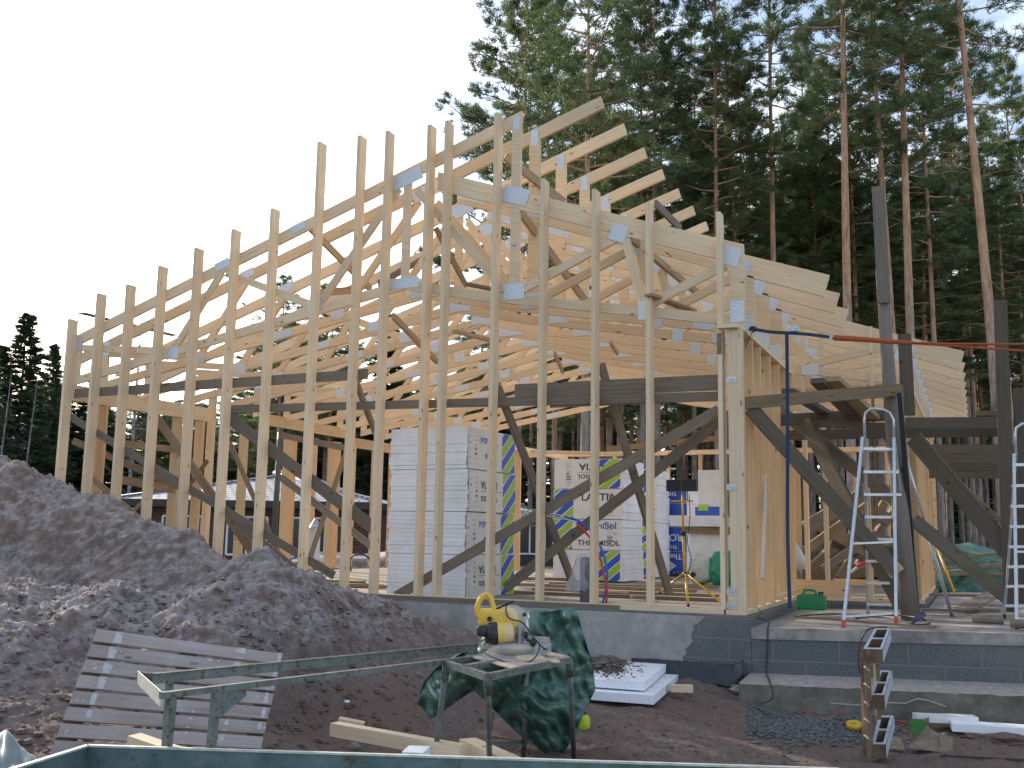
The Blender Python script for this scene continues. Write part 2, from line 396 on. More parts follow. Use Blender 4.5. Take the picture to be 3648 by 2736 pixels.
bb(1410, 2125, 2562, 1460, .172, h=.115)                      # rising brace to the corner
bb(1800, 2095, 2562, 1500, .55, h=.115)                       # second rising brace
bb(1772, 1375, 2050, 2100, .24, 1.3, h=.085, t=.05, mat='old_timber')
bb(2140, 1295, 2385, 2115, .24, 1.1, h=.085, t=.05, mat='old_timber')
bb(1100, 2000, 1250, 1560, 3.0, h=.08, mat='brown_board')
bb(600, 1830, 740, 1640, 2.6, h=.07, mat='brown_board')
bb(445, 1850, 640, 1660, 2.6, h=.07, mat='brown_board')
# loose pieces in the roof
bb(1799, 556, 2010, 722, .30, .9, h=.10, mat='tan_board', t=.045)
bb(1849, 749, 2085, 1072, .35, 1.7, h=.10, mat='tan_board', t=.045)
bb(2335, 725, 2425, 815, .16, .80, h=.09, mat='old_timber', t=.03)
bb(2310, 1050, 2470, 1108, -.02, .9, h=.03, mat='brown_board', t=.1)
bb(2238, 842, 2480, 1040, .4, 2.4, h=.08, mat='tan_board', t=.05)
bb(1350, 1010, 1510, 920, .3, 2.2, h=.09, mat='grey_board', t=.03)
bb(1125, 1045, 1290, 1030, .25, .6, h=.09, mat='tan_board', t=.03)
bb(1552, 812, 1662, 1020, .4, .9, h=.07, mat='brown_board', t=.03)
bb(1660, 1012, 1795, 1038, .3, .5, h=.03, mat='old_timber', t=.1)
bb(1098, 806, 1320, 1030, .20, 1.6, h=.09, mat='tan_board', t=.045)
bb(1400, 1125, 1556, 1288, 1.0, 2.6, h=.08, mat='tan_board', t=.045)
bb(1620, 1180, 1760, 1215, 1.6, 2.6, h=.04, mat='tan_board', t=.1)
bb(1975, 1258, 2005, 1325, 2.2, 2.9, h=.06, mat='tan_board', t=.03)
bb(2175, 1222, 2200, 1260, 2.2, 2.8, h=.05, mat='tan_board', t=.03)
bb(290, 1115, 620, 1195, .3, 2.2, h=.02, mat='grey_board', t=.12)
bb(2780, 950, 3020, 1210, 3.3, 5.2, h=.12, mat='old_timber', t=.05)
bb(2450, 1530, 2560, 1490, 5.0, 5.0, h=.08, mat='brown_board')
bb(2160, 1600, 2560, 1560, 8.0, 8.0, h=.1, mat='brown_board')
# =================================================================== ground, mound, foundation, terrace
def tps(pts):
    A = np.array(pts, float); xy = A[:, :2]; n = len(A)
    d = np.linalg.norm(xy[:, None]-xy[None], axis=2); K = np.where(d > 0, d*d*np.log(np.maximum(d, 1e-9)), 0)
    K += np.eye(n)*1e-3
    Pm = np.hstack([np.ones((n, 1)), xy]); S = np.zeros((n+3, n+3)); S[:n, :n] = K; S[:n, n:] = Pm; S[n:, :n] = Pm.T
    wgt = np.linalg.solve(S, np.concatenate([A[:, 2], [0, 0, 0]]))
    def f(x, y):
        x = np.asarray(x, float); y = np.asarray(y, float); r = np.zeros_like(x)
        for i in range(n):
            q = (x-xy[i, 0])**2 + (y-xy[i, 1])**2; r += wgt[i]*.5*q*np.log(np.maximum(q, 1e-12))
        return r + wgt[n] + wgt[n+1]*x + wgt[n+2]*y
    return f
cp = []
for u, v in ((-160, 1600), (0, 1650), (60, 1640), (140, 1697), (230, 1752), (350, 1812), (460, 1858), (560, 1897), (660, 1950), (760, 2000), (860, 2020)): cp.append(P(u, v, 1, -1.3))
for u, v in ((-150, 2100), (0, 2075), (100, 2070), (190, 2105), (380, 2115), (560, 2145), (680, 2115), (790, 2055)): cp.append(P(u, v, 1, -3.1))
for u, v in ((880, 2020), (976, 2012), (1050, 2065), (1130, 2140)): cp.append(P(u, v, 1, -2.3))
for u, v in ((1200, 2178), (1290, 2160), (1390, 2160), (1470, 2212), (1560, 2285), (1640, 2362)): cp.append(P(u, v, 1, -.75))
for X, Y, Z in ((-8.5, -2.2, .42), (-7.6, -2.2, .12), (-6.8, -2.2, .0), (-6.0, -2.3, -.08), (-5.3, -2.4, -.12), (-4.8, -2.7, -.02)): cp.append((X, Y, Z))
for X in (-12, -10, -8, -6, -4.5): cp.append((X, -.15, -.25 if X > -7 else .1))
cp += [(-3, -.1, -.33), (-2, -.1, -.5), (-1, -.1, -.60), (0, -.15, -.70), (.6, -.5, -.82), (1.5, -.7, -.80), (2.5, -.7, -.79), (.1, -.6, -.74)]
for u, v, z in ((60, 2820, -.72), (300, 2760, -.70), (700, 2700, -.7), (1000, 2620, -.72), (1300, 2500, -.68), (1500, 2440, -.66)):
    D = (.69-z)*FPX/(v-1905); cp.append(PD(u, v, D))
for X in (-12, -8, -6): cp.append((X, -6.2, -.7))
cp += [(-14, -8, -.75), (-5, -7.5, -.78), (-2, -7, -.78), (0, -7, -.8), (3, -8, -.85), (6, -8, -.85), (7, -4, -.85), (6, -1, -.8), (3, -1.2, -.84), (1.5, -1.2, -.84), (2.5, -2.5, -.82), (0, -2.2, -.78), (-1, -2, -.74), (1, -4.5, -.84), (-1, -4.5, -.80), (-2.5, -3.5, -.72), (2.8, -.5, -.79), (-1.6, -1.1, -.68), (-.6, -1.0, -.70), (-.5, -3.7, -.81), (1.6, -2.2, -.84)]
GH = tps([tuple(p) for p in cp])
X0, X1, Y0, Y1, ST = -14.5, 7.5, -9.6, .3, .0235
gx = np.arange(X0, X1, ST); gy = np.arange(Y0, Y1, ST); GX, GY = np.meshgrid(gx, gy)
def vnoise(x, y, seed):
    "gradient noise in numpy, about -0.7..0.7"
    T = np.random.RandomState(seed).uniform(0, 2*np.pi, (256, 256)); ix, iy = np.floor(x).astype(int), np.floor(y).astype(int); fx, fy = x-ix, y-iy
    def g(a, b):
        t = T[(ix+a) & 255, (iy+b) & 255]; return np.cos(t)*(fx-a)+np.sin(t)*(fy-b)
    sx, sy = fx*fx*fx*(fx*(fx*6-15)+10), fy*fy*fy*(fy*(fy*6-15)+10)
    return (g(0, 0)*(1-sx)+g(1, 0)*sx)*(1-sy)+(g(0, 1)*(1-sx)+g(1, 1)*sx)*sy
def fbm(x, y, o, seed, gain=.55, ridged=False):
    r = 0; a = 1
    for k in range(o):
        n_ = vnoise(x*2.03**k+k*17.3, y*2.03**k-k*9.1, seed+k); r = r + a*((.5-2*np.abs(n_)) if ridged else n_); a *= gain
    return r
def cells(x, y, seed):
    R1, R2 = np.random.RandomState(seed).rand(2, 256, 256); ix, iy = np.floor(x).astype(int), np.floor(y).astype(int); d = np.full(x.shape, 9.)
    for a in (-1, 0, 1):
        for b in (-1, 0, 1):
            q, w_ = (ix+a) & 255, (iy+b) & 255; d = np.minimum(d, (ix+a+R1[q, w_]-x)**2+(iy+b+R2[q, w_]-y)**2)
    return np.sqrt(d)
GZ = GH(GX, GY)
hgt = np.clip((GZ+.62)/.45, 0, 1)
wx, wy = GX+.12*fbm(GX*2, GY*2, 3, 40), GY+.12*fbm(GX*2+9, GY*2, 3, 50)
NZ = fbm(wx*1.2, wy*1.2, 3, 1)*(.03+.20*hgt) + fbm(wx*4.5, wy*4.5, 4, 11, .6, True)*(.010+.030*hgt) + fbm(wx*17, wy*17, 4, 21, .7)*(.012+.030*hgt)
for f_, amp, sd_ in ((3.1, .13, 3), (7.5, .070, 4), (15, .034, 5), (29, .024, 6)):
    c_ = np.clip(.42-cells(wx*f_, wy*f_, sd_), 0, 1)/.42; msk = np.clip(vnoise(GX*f_*.35, GY*f_*.35, sd_+60)*3+.35, 0, 1)
    NZ += np.sqrt(c_)*amp*msk*(.10+.9*hgt)*(.42 if f_ < 10 else .7)
flat_ = np.clip((GX+2.2)/2, 0, 1); NZ += flat_*.05*fbm(GX*1.1+3, GY*2.6, 4, 70, .6)
GZ = GZ + NZ - .015
MBg = bpy.data.meshes.new('ground')
nx = len(gx); ny = len(gy); vs = np.stack([GX, GY, GZ], 2).reshape(-1, 3).astype(np.float32)
fx_, fy_ = np.meshgrid(np.arange(nx-1), np.arange(ny-1)); b0 = (fy_*nx+fx_).ravel()
fs = np.stack([b0, b0+1, b0+nx+1, b0+nx], 1).astype(np.int32)
MBg.vertices.add(len(vs)); MBg.vertices.foreach_set('co', vs.ravel()); MBg.loops.add(fs.size); MBg.loops.foreach_set('vertex_index', fs.ravel())
MBg.polygons.add(len(fs)); MBg.polygons.foreach_set('loop_start', np.arange(0, fs.size, 4, dtype=np.int32)); MBg.polygons.foreach_set('use_smooth', np.ones(len(fs), bool)); MBg.update(calc_edges=True)
def dirtmat(name, crust):
    m, nt, b = newmat(name); L = nt.links.new; tc = nod(nt, 'ShaderNodeTexCoord'); geo = nod(nt, 'ShaderNodeNewGeometry')
    n1 = nod(nt, 'ShaderNodeTexNoise', Scale=38.0, Detail=8.0, Roughness=.75); L(tc.outputs['Object'], n1.inputs['Vector'])
    n2 = nod(nt, 'ShaderNodeTexNoise', Scale=1.6, Detail=7.0, Roughness=.65); L(tc.outputs['Object'], n2.inputs['Vector'])
    n3 = nod(nt, 'ShaderNodeTexNoise', Scale=11.0, Detail=8.0, Roughness=.82); L(tc.outputs['Object'], n3.inputs['Vector'])
    base = ramp(nt, n1.outputs['Fac'], [(.3, (.08, .058, .047)), (.5, (.22, .16, .13)), (.7, (.38, .30, .255))])
    red = mixc(nt, ramp(nt, n2.outputs['Fac'], [(.40, (0, 0, 0)), (.58, (.8, .8, .8))]), base, (.26, .155, .11))
    sx = nod(nt, 'ShaderNodeSeparateXYZ'); L(tc.outputs['Object'], sx.inputs[0])
    zr = nod(nt, 'ShaderNodeMapRange'); L(sx.outputs['Z'], zr.inputs[0]); zr.inputs[1].default_value = -.68; zr.inputs[2].default_value = -.05; zr.inputs[3].default_value = .12; zr.inputs[4].default_value = 1
    fr = ramp(nt, n3.outputs['Fac'], [(.34, (0, 0, 0)), (.54, (1, 1, 1))])
    fr = mixc(nt, 1.0, fr, zr.outputs[0], 'MULTIPLY')
    nz_ = nod(nt, 'ShaderNodeSeparateXYZ'); L(geo.outputs['Normal'], nz_.inputs[0]); up_ = nod(nt, 'ShaderNodeMapRange'); L(nz_.outputs['Z'], up_.inputs[0]); up_.inputs[1].default_value = .45; up_.inputs[2].default_value = .9
    up_.inputs[3].default_value = .12
    fr = mixc(nt, 1.0, fr, up_.outputs[0], 'MULTIPLY')
    col = mixc(nt, fr, red, crust)
    L(col, b.inputs['Base Color']); b.inputs['Roughness'].default_value = .95
    ad = nod(nt, 'ShaderNodeMath', operation='ADD'); L(n1.outputs['Fac'], ad.inputs[0]); L(n3.outputs['Fac'], ad.inputs[1])
    n4 = nod(nt, 'ShaderNodeTexNoise', Scale=130.0, Detail=4.0, Roughness=.8); L(tc.outputs['Object'], n4.inputs['Vector']); a2 = nod(nt, 'ShaderNodeMath', operation='MULTIPLY_ADD'); L(n4.outputs['Fac'], a2.inputs[0]); a2.inputs[1].default_value = .5; L(ad.outputs[0], a2.inputs[2]); ad = a2
    bump(nt, b, ad.outputs[0], 1.0, .045)
    return m
M['dirt'] = dirtmat('sandy_soil', (.68, .61, .60))
MBg.materials.append(M['dirt'])
g = bpy.data.objects.new('ground', MBg); COL.objects.link(g); tag(g, kind='structure')
def gz(x, y):
    return float(np.interp(0, [0], [0])) + float(GZ[int(np.clip(round((y-Y0)/ST), 0, ny-1)), int(np.clip(round((x-X0)/ST), 0, nx-1))])
def PG(u, v, it=30):
    "photo coordinate to the sculpted ground"
    d = ray(u, v); t = 2.0
    while t < 14:
        p = CAM + d*t
        if p.z < gz(p.x, p.y): return p
        t += .02
    return CAM + d*t
# far ground with forest floor
mb = MB(); mb.face([(-300, -60, -1.0), (300, -60, -1.0), (300, 400, -1.0), (-300, 400, -1.0)])
M['forest_floor'] = speckle('forest_floor', (.035, .03, .02), (.09, .08, .045), 3, .95, (.05, .07, .025), .4)
fg = mb.build('terrain', M['forest_floor']); tag(fg, kind='structure')
mb = MB(); mb.beam((-60, 30.2, -.72), (60, 30.2, -.72), 38, .5); 
yard = mb.build('yard_ground', M['dirt']); tag(yard, kind='structure')
# ------------------------------------------------------------ foundation
M['plaster'] = speckle('cement_render', (.30, .285, .27), (.40, .385, .37), 9, .9, (.25, .24, .23), 1.3, .2, .004)
M['concrete'] = speckle('cast_concrete', (.26, .235, .22), (.39, .355, .335), 12, .9, (.17, .155, .145), 1.8, .35, .006)
def blockmat():
    m, nt, b = newmat('lightweight_block'); L = nt.links.new; tc = nod(nt, 'ShaderNodeTexCoord')
    n1 = nod(nt, 'ShaderNodeTexNoise', Scale=60.0, Detail=5.0, Roughness=.8); L(tc.outputs['Object'], n1.inputs['Vector'])
    n2 = nod(nt, 'ShaderNodeTexNoise', Scale=2.2, Detail=5.0); L(tc.outputs['Object'], n2.inputs['Vector'])
    br = nod(nt, 'ShaderNodeTexBrick', Scale=1.0); br.inputs['Brick Width'].default_value = .6; br.inputs['Row Height'].default_value = .2; br.inputs['Mortar Size'].default_value = .007
    br.inputs['Color1'].default_value = (0, 0, 0, 1); br.inputs['Color2'].default_value = (.2, .2, .2, 1); br.inputs['Mortar'].default_value = (1, 1, 1, 1); L(tc.outputs['UV'], br.inputs['Vector'])
    c = ramp(nt, n1.outputs['Fac'], [(.35, (.045, .055, .06)), (.68, (.20, .215, .225))])
    c = mixc(nt, ramp(nt, n2.outputs['Fac'], [(.5, (0, 0, 0)), (.7, (.5, .5, .5))]), c, (.2, .2, .2))
    c = mixc(nt, mixc(nt, .85, (0, 0, 0), br.outputs['Color']), c, (.2, .19, .17))
    L(c, b.inputs['Base Color']); b.inputs['Roughness'].default_value = .95; bump(nt, b, n1.outputs['Fac'], .8, .012); return m
M['block'] = blockmat()
fnd = thing('concrete_foundation', 'grey rendered foundation wall with bare dark blocks at its right corner', 'foundation', (-4, 0, -.7))
mb = MB()
FX = .315
mb.face([(-9.5, -.10, -.8), (FX, -.10, -.8), (FX, -.10, -.052), (-9.5, -.10, -.052)], [(0, -.53), (9.815, -.53), (9.815, .218), (0, .218)])
mb.face([(FX, -.10, -.8), (FX, 3.2, -.8), (FX, 3.2, -.052), (FX, -.10, -.052)], [(9.815, -.53), (13.1, -.53), (13.1, .218), (9.815, .218)])
mb.face([(FX, 3.2, -.8), (1.74, 3.2, -.8), (1.74, 3.2, -.052), (FX, 3.2, -.052)], [(0, -.53), (1.4, -.53), (1.4, .218), (0, .218)])
mb.face([(1.74, 3.2, -.8), (1.74, 11.1, -.8), (1.74, 11.1, -.052), (1.74, 3.2, -.052)], [(0, -.53), (7.9, -.53), (7.9, .218), (0, .218)])
mb.face([(-9.5, 11.1, -.8), (-9.5, -.1, -.8), (-9.5, -.1, -.052), (-9.5, 11.1, -.052)], [(0, -.53), (11, -.53), (11, .218), (0, .218)])
mb.face([(-9.5, -.1, -.052), (FX, -.1, -.052), (FX, 3.2, -.052), (1.74, 3.2, -.052), (1.74, 11.1, -.052), (-9.5, 11.1, -.052)])
mb.build('block_wall', M['block'], fnd)
pe = [(2510, 2196), (2504, 2206), (2487, 2222), (2470, 2229), (2474, 2240), (2462, 2262), (2468, 2285), (2455, 2302), (2440, 2312), (2446, 2330), (2430, 2342), (2455, 2420)]
poly = [V(-9.52, -.106, -.8), V(-9.52, -.106, -.05)] + [V(P(u, v, 1, -.106).x, -.106, min(-.05, P(u, v, 1, -.106).z)) for u, v in pe]
MB().prism(poly[::-1], (0, .012, 0)).build('render_coat', M['plaster'], fnd)
# floor slab
mb = MB(); mb.box((-4.6, 5.5, -.06), (9.6, 11, .02)); mb.box((1.0, 7.15, -.0601), (1.4, 7.7, .0195))
M['floor'] = speckle('dusty_slab', (.20, .175, .15), (.36, .32, .28), 5, .9, (.27, .22, .17), 2.5, .2, .004)
fl = mb.build('floor_slab', M['floor']); tag(fl, kind='structure')
# ------------------------------------------------------------ terrace
ter = thing('concrete_terrace', 'concrete entrance terrace on dark block wall with projecting footing', 'terrace', (2.5, 1, -.7))
def tz(x): return -.151 + .0296*(x-.316)
mb = MB()
xs = [.318, 2.7, 5.5]
q = [(.318, -.115), (5.5, -.115), (5.5, 12), (1.76, 12), (1.76, 3.19), (.318, 3.19)]
nose = .105
mb.face([(x, y, tz(x)) for x, y in q])
mb.face([(.318, -.115, tz(.318)-nose), (5.5, -.115, tz(5.5)-nose), (5.5, -.115, tz(5.5)), (.318, -.115, tz(.318))])
mb.face([(.318, 3, tz(.318)-nose), (.318, -.115, tz(.318)-nose), (.318, -.115, tz(.318)), (.318, 3, tz(.318))])
mb.face([(.318, -.115, tz(.318)-nose), (.318, .1, tz(.318)-nose), (5.5, .1, tz(5.5)-nose), (5.5, -.115, tz(5.5)-nose)])
mb.build('slab', M['concrete'], ter)
mb = MB()
mb.face([(.32, -.10, tz(.32)-nose-.5), (5.5, -.10, tz(5.5)-nose-.5), (5.5, -.10, tz(5.5)-nose), (.32, -.10, tz(.32)-nose)], [(.1, -.3), (5.24, -.3), (5.24, .2), (.1, .2)])
mb.face([(.32, .5, tz(.32)-nose-.5), (.32, -.10, tz(.32)-nose-.5), (.32, -.10, tz(.32)-nose), (.32, .5, tz(.32)-nose)], [(0, -.3), (.6, -.3), (.6, .2), (0, .2)])
mb.build('block_wall', M['block'], ter)
mb = MB(); mbf = MB()
def lz(x): return -.60 + .0296*(x-.5)
N = 60; top = []
for i in range(N+1):
    x = .30 + i*(5.2/N); e = -.62 + .02*noise.noise((x*3, 0, 0)) + .012*noise.noise((x*11, 2, 0))
    top.append((x, e))
for i in range(N):
    (xa, ea), (xb, eb) = top[i], top[i+1]
    ja, jb = .01*noise.noise((xa*7, 5, 0)), .01*noise.noise((xb*7, 5, 0))
    mbf.face([(xa, ea, lz(xa)-.5), (xb, eb, lz(xb)-.5), (xb, eb, lz(xb)+jb-.01), (xa, ea, lz(xa)+ja-.01)], smooth=True)
    mb.face([(xa, ea, lz(xa)+ja-.01), (xb, eb, lz(xb)+jb-.01), (xb, eb+.05, lz(xb)+jb), (xa, ea+.05, lz(xa)+ja)], smooth=True)
    mb.face([(xa, ea+.05, lz(xa)+ja), (xb, eb+.05, lz(xb)+jb), (xb, -.08, lz(xb)+.03), (xa, -.08, lz(xa)+.03)], smooth=True)
mb.face([(.30, -.08, -1), (.30, -.62, -1), (.30, -.62, lz(.3)), (.30, -.08, lz(.3)+.03)])
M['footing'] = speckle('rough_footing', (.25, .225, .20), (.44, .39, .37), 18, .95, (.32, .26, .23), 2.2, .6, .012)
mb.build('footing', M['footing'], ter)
M['footing_face'] = speckle('dark_footing_face', (.13, .12, .10), (.23, .21, .18), 9, .95, (.10, .095, .075), 1.7, .3, .006)  # front face of the footing, darker than its top
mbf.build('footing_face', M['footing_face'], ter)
# chalky efflorescence streak along the footing face
mb = MB(); pts = [(2960, 2504), (3050, 2512), (3140, 2502), (3225, 2505), (3270, 2488), (3310, 2496), (3370, 2517)]
W = [P(u, v, 1, -.648) for u, v in pts]
for a, b_ in zip(W, W[1:]): mb.face([a-V(0, 0, .006), b_-V(0, 0, .006), b_+V(0, 0, .006), a+V(0, 0, .006)])
M['chalk'] = speckle('chalk', (.3, .29, .27), (.42, .41, .4), 40, .95, bstr=0)
mb.build('chalk_streak', M['chalk'], ter)
# gravel
mb = MB()
def stone(mb, c, r, sq=.7):
    c = Vector(c); a = rnd.uniform(0, 6.3); vs = []
    for z, rr in ((-.6, .6), (0, 1), (.6, .55)):
        for k in range(5):
            t = a + k*1.2566 + z; q = rr*r*rnd.uniform(.75, 1.2)
            vs.append(c + Vector((q*math.cos(t), q*math.sin(t), z*r*sq)))
    for i in range(2):
        for k in range(5):
            j = (k+1) % 5; mb.face([vs[i*5+k], vs[i*5+j], vs[i*5+5+j], vs[i*5+5+k]])
    mb.face(vs[10:15])
for i in range(7500):
    u = rnd.gauss(2930, 135); v = rnd.gauss(2560, 42)
    if not (2660 < u < 3300 and 2470 < v < 2660): continue
    p = PG(u, v)
    if p.y > -.66: continue
    r = rnd.uniform(.006, .022); stone(mb, (p.x, p.y, p.z+r*.3), r)
M['gravel'] = speckle('crushed_rock', (.06, .066, .07), (.19, .195, .195), 25, .9, bstr=0)
gr = mb.build('gravel', M['gravel']); tag(gr, 'grey crushed rock spread below the terrace footing', 'gravel', kind='stuff')
# =================================================================== trees
def needle_mat(name, c1, c2):
    m, nt, b = newmat(name); L = nt.links.new; tc = nod(nt, 'ShaderNodeTexCoord'); oi = nod(nt, 'ShaderNodeObjectInfo')
    n1 = nod(nt, 'ShaderNodeTexNoise', Scale=.9, Detail=3.0); L(tc.outputs['Object'], n1.inputs['Vector'])
    col = ramp(nt, n1.outputs['Fac'], [(.35, c1), (.65, c2)])
    mr = nod(nt, 'ShaderNodeMapRange'); mr.inputs['To Min'].default_value = .75; mr.inputs['To Max'].default_value = 1.25; L(oi.outputs['Random'], mr.inputs['Value'])
    col = mixc(nt, 1.0, col, mr.outputs[0], 'MULTIPLY'); L(col, b.inputs['Base Color']); b.inputs['Roughness'].default_value = .6
    tr = nod(nt, 'ShaderNodeBsdfTranslucent'); L(col, tr.inputs['Color']); ms = nod(nt, 'ShaderNodeMixShader'); ms.inputs[0].default_value = .3
    L(b.outputs[0], ms.inputs[1]); L(tr.outputs[0], ms.inputs[2]); L(ms.outputs[0], nt.nodes['Material Output'].inputs['Surface']); return m
M['needles'] = needle_mat('pine_needles', (.075, .12, .05), (.17, .235, .095))
M['spruce_needles'] = needle_mat('spruce_needles', (.035, .06, .032), (.085, .125, .06))
def barkmat():
    m, nt, b = newmat('pine_bark'); L = nt.links.new; tc = nod(nt, 'ShaderNodeTexCoord'); sx = nod(nt, 'ShaderNodeSeparateXYZ'); L(tc.outputs['Object'], sx.inputs[0])
    mp = nod(nt, 'ShaderNodeMapping'); mp.inputs['Scale'].default_value = (9, 9, 1.6); L(tc.outputs['Object'], mp.inputs['Vector'])
    n1 = nod(nt, 'ShaderNodeTexNoise', Scale=1.0, Detail=6.0, Roughness=.7); L(mp.outputs[0], n1.inputs['Vector'])
    lo = ramp(nt, n1.outputs['Fac'], [(.35, (.12, .095, .085)), (.65, (.36, .29, .26))])
    hi = ramp(nt, n1.outputs['Fac'], [(.35, (.28, .15, .09)), (.65, (.56, .36, .23))])
    mr = nod(nt, 'ShaderNodeMapRange'); mr.inputs[1].default_value = 6; mr.inputs[2].default_value = 11; L(sx.outputs['Z'], mr.inputs[0])
    col = mixc(nt, mr.outputs[0], lo, hi); L(col, b.inputs['Base Color']); b.inputs['Roughness'].default_value = .9; bump(nt, b, n1.outputs['Fac'], .6, .03); return m
M['bark'] = barkmat()
M['bark_dark'] = speckle('spruce_bark', (.06, .05, .045), (.15, .125, .11), 12, .95)
M['birch_bark'] = speckle('birch_bark', (.17, .17, .165), (.32, .32, .31), 6, .8, (.05, .05, .05), 9)
class NM:
    def __init__(s): s.v = []; s.n = 0
    def add(s, tri): s.v.append(tri)       # (k,3,3)
    def mesh(s, name, mat):
        A = np.concatenate(s.v).reshape(-1, 3).astype(np.float32); k = len(A)//3
        me = bpy.data.meshes.new(name); me.vertices.add(len(A)); me.vertices.foreach_set('co', A.ravel())
        me.loops.add(len(A)); me.loops.foreach_set('vertex_index', np.arange(len(A), dtype=np.int32))
        me.polygons.add(k); me.polygons.foreach_set('loop_start', np.arange(0, len(A), 3, dtype=np.int32))
        me.update(calc_edges=True); me.materials.append(mat); return me
def tufts(rs, C, N, L, Wd, flat, axis=None, spread=1.0):
    "C (m,3) tuft centres; N blades each -> triangles"
    m = len(C); d = rs.normal(size=(m, N, 3)); 
    if axis is not None: d = d*spread + axis[:, None, :]*1.3
    d[..., 2] = d[..., 2]*flat + .25*flat
    d /= np.linalg.norm(d, axis=2, keepdims=True)+1e-9
    s = np.cross(d, rs.normal(size=(m, N, 3))); s /= np.linalg.norm(s, axis=2, keepdims=True)+1e-9
    base = C[:, None, :] + rs.normal(size=(m, N, 3))*L*.28*np.array([1, 1, .6])
    ln = L*rs.uniform(.6, 1.15, size=(m, N, 1)); tip = base+d*ln; wd = Wd*rs.uniform(.7, 1.3, size=(m, N, 1))
    return np.stack([base-s*wd/2, base+s*wd/2, tip], 2).reshape(-1, 3, 3)
def pine(seed, H=24, z0=9.5, Lmax=2.6, nb=70, r0=.155, tmul=1.0):
    rs = np.random.RandomState(seed); rr = random.Random(seed)
    tb = MB(); b1, b2 = rr.uniform(-.25, .25), rr.uniform(-.25, .25); ph = rr.uniform(0, 6)
    def axis(z):
        t = z/H; return np.array([b1*math.sin(t*3+ph)*1.2 - b1*math.sin(ph)*1.2, b2*math.sin(t*4+ph)-b2*math.sin(ph), z])
    zz = np.linspace(-.3, H, 18)
    tb.tube([axis(z) for z in zz], [max(.012, r0*(1-max(0, z)/H)**.75*(1.15 if z < .5 else 1)) for z in zz], 8)
    nm = NM(); C = []; AX = []
    for k in range(nb):
        t = ((k+rr.random())/nb)**.9; z = z0 + (H-.4-z0)*t
        prof = math.sin(min(1, (t*1.25+.16))*math.pi*.62+.35) if t < .7 else (1-t)/.3*.75+.12
        Lb = Lmax*max(.12, prof)*rr.uniform(.55, 1.12)
        if t < .18 and rr.random() < .45: Lb *= .5
        az = k*2.399+rr.uniform(-.5, .5); el = (-.12+.55*t)+rr.uniform(-.15, .25)
        o = axis(z); d = np.array([math.cos(az)*math.cos(el), math.sin(az)*math.cos(el), math.sin(el)])
        pts = []
        for i in range(5):
            s = i/4; pts.append(o + d*Lb*s + np.array([0, 0, Lb*(.10*s*s - .05*s)]) + rs.normal(size=3)*.03*i)
        tb.tube(pts, [max(.008, .013*Lb+.012)*(1-.8*i/4) for i in range(5)], 4, False)
        nt_ = int((5+Lb*7.5)*tmul)
        for q in range(nt_):
            s = .46+.58*rr.random()**.8; i = min(3, int(s*4)); base = pts[i]+(pts[i+1]-pts[i])*(s*4-i)
            side = np.cross(d, [0, 0, 1]); off = side*rr.gauss(0, min(.42, .27*Lb*s)) + np.array([0, 0, rr.uniform(-.08, .20)])
            c = base+off; C.append(c)
            a = d + off*1.2; a[2] += .5; AX.append(a/np.linalg.norm(a))
            if q % 3 == 0: tb.tube([base, c], [.012, .004], 3, False)
    for i in range(9): C.append(axis(H)-np.array([0, 0, .25*i])+rs.normal(size=3)*.12); AX.append(np.array([0, 0, 1.]))
    C = np.array(C); AX = np.array(AX)
    nm.add(tufts(rs, C, 26, .27, .033, .75, AX, .95))
    # dead stubs below the crown
    for k in range(16):
        z = rr.uniform(2.5, z0+1); az = rr.uniform(0, 6.28); l = rr.uniform(.3, 1.4); o = axis(z)
        e = o+np.array([math.cos(az)*l, math.sin(az)*l, rr.uniform(-.15, .3)]); tb.tube([o, (o+e)/2+np.array([0, 0, .05]), e], [.016, .011, .004], 3, False)
    root = bpy.data.objects.new('pine_tree', None); COL.objects.link(root)
    tr = tb.build('trunk', M['bark'], root, rel=True)
    cr_ = bpy.data.objects.new('crown', nm.mesh('crown', M['needles'])); COL.objects.link(cr_); cr_.parent = root
    return root
def spruce(seed, H=16, R=2.6, nb=190):
    rs = np.random.RandomState(seed); rr = random.Random(seed); tb = MB()
    tb.tube([(0, 0, -.3), (0, 0, H*.5), (0.05, 0, H)], [.16, .09, .015], 7)
    C = []; AX = []
    for k in range(nb):
        t = (k+rr.random())/nb; z = .7+(H-.9)*t; Lb = (R*(1-t)**.85+.12)*rr.uniform(.7, 1.15); az = k*2.399+rr.uniform(-.4, .4)
        d = np.array([math.cos(az), math.sin(az), -.18+.35*t])
        o = np.array([0, 0, z]); e = o+d*Lb; tb.tube([o, e], [.02, .006], 3, False)
        for q in range(int(4+Lb*7)):
            s = .2+.85*rr.random(); c = o+d*Lb*s+np.array([rr.gauss(0, .16*Lb*s), rr.gauss(0, .16*Lb*s), -.12*s*Lb*rr.random()]); C.append(c); AX.append(d/np.linalg.norm(d))
    nm = NM(); nm.add(tufts(rs, np.array(C), 24, .30, .06, .5, np.array(AX), .9))
    root = bpy.data.objects.new('spruce_tree', None); COL.objects.link(root)
    tb.build('trunk', M['bark_dark'], root, rel=True)
    cr_ = bpy.data.objects.new('crown', nm.mesh('crown', M['spruce_needles'])); COL.objects.link(cr_); cr_.parent = root
    return root
PT = [pine(11, 27, 10.5, 3.2, 84, .18), pine(12, 27, 11.5, 2.7, 78, .16), pine(13, 27, 14, 2.4, 60, .18), pine(14, 24, 8, 2.3, 84, .15), pine(15, 29, 16, 2.7, 56, .21, .85), pine(16, 28, 7.0, 4.4, 120, .17, 1.1)]
SP = [spruce(21), spruce(22, 15, 2.1, 180)]
used = set()
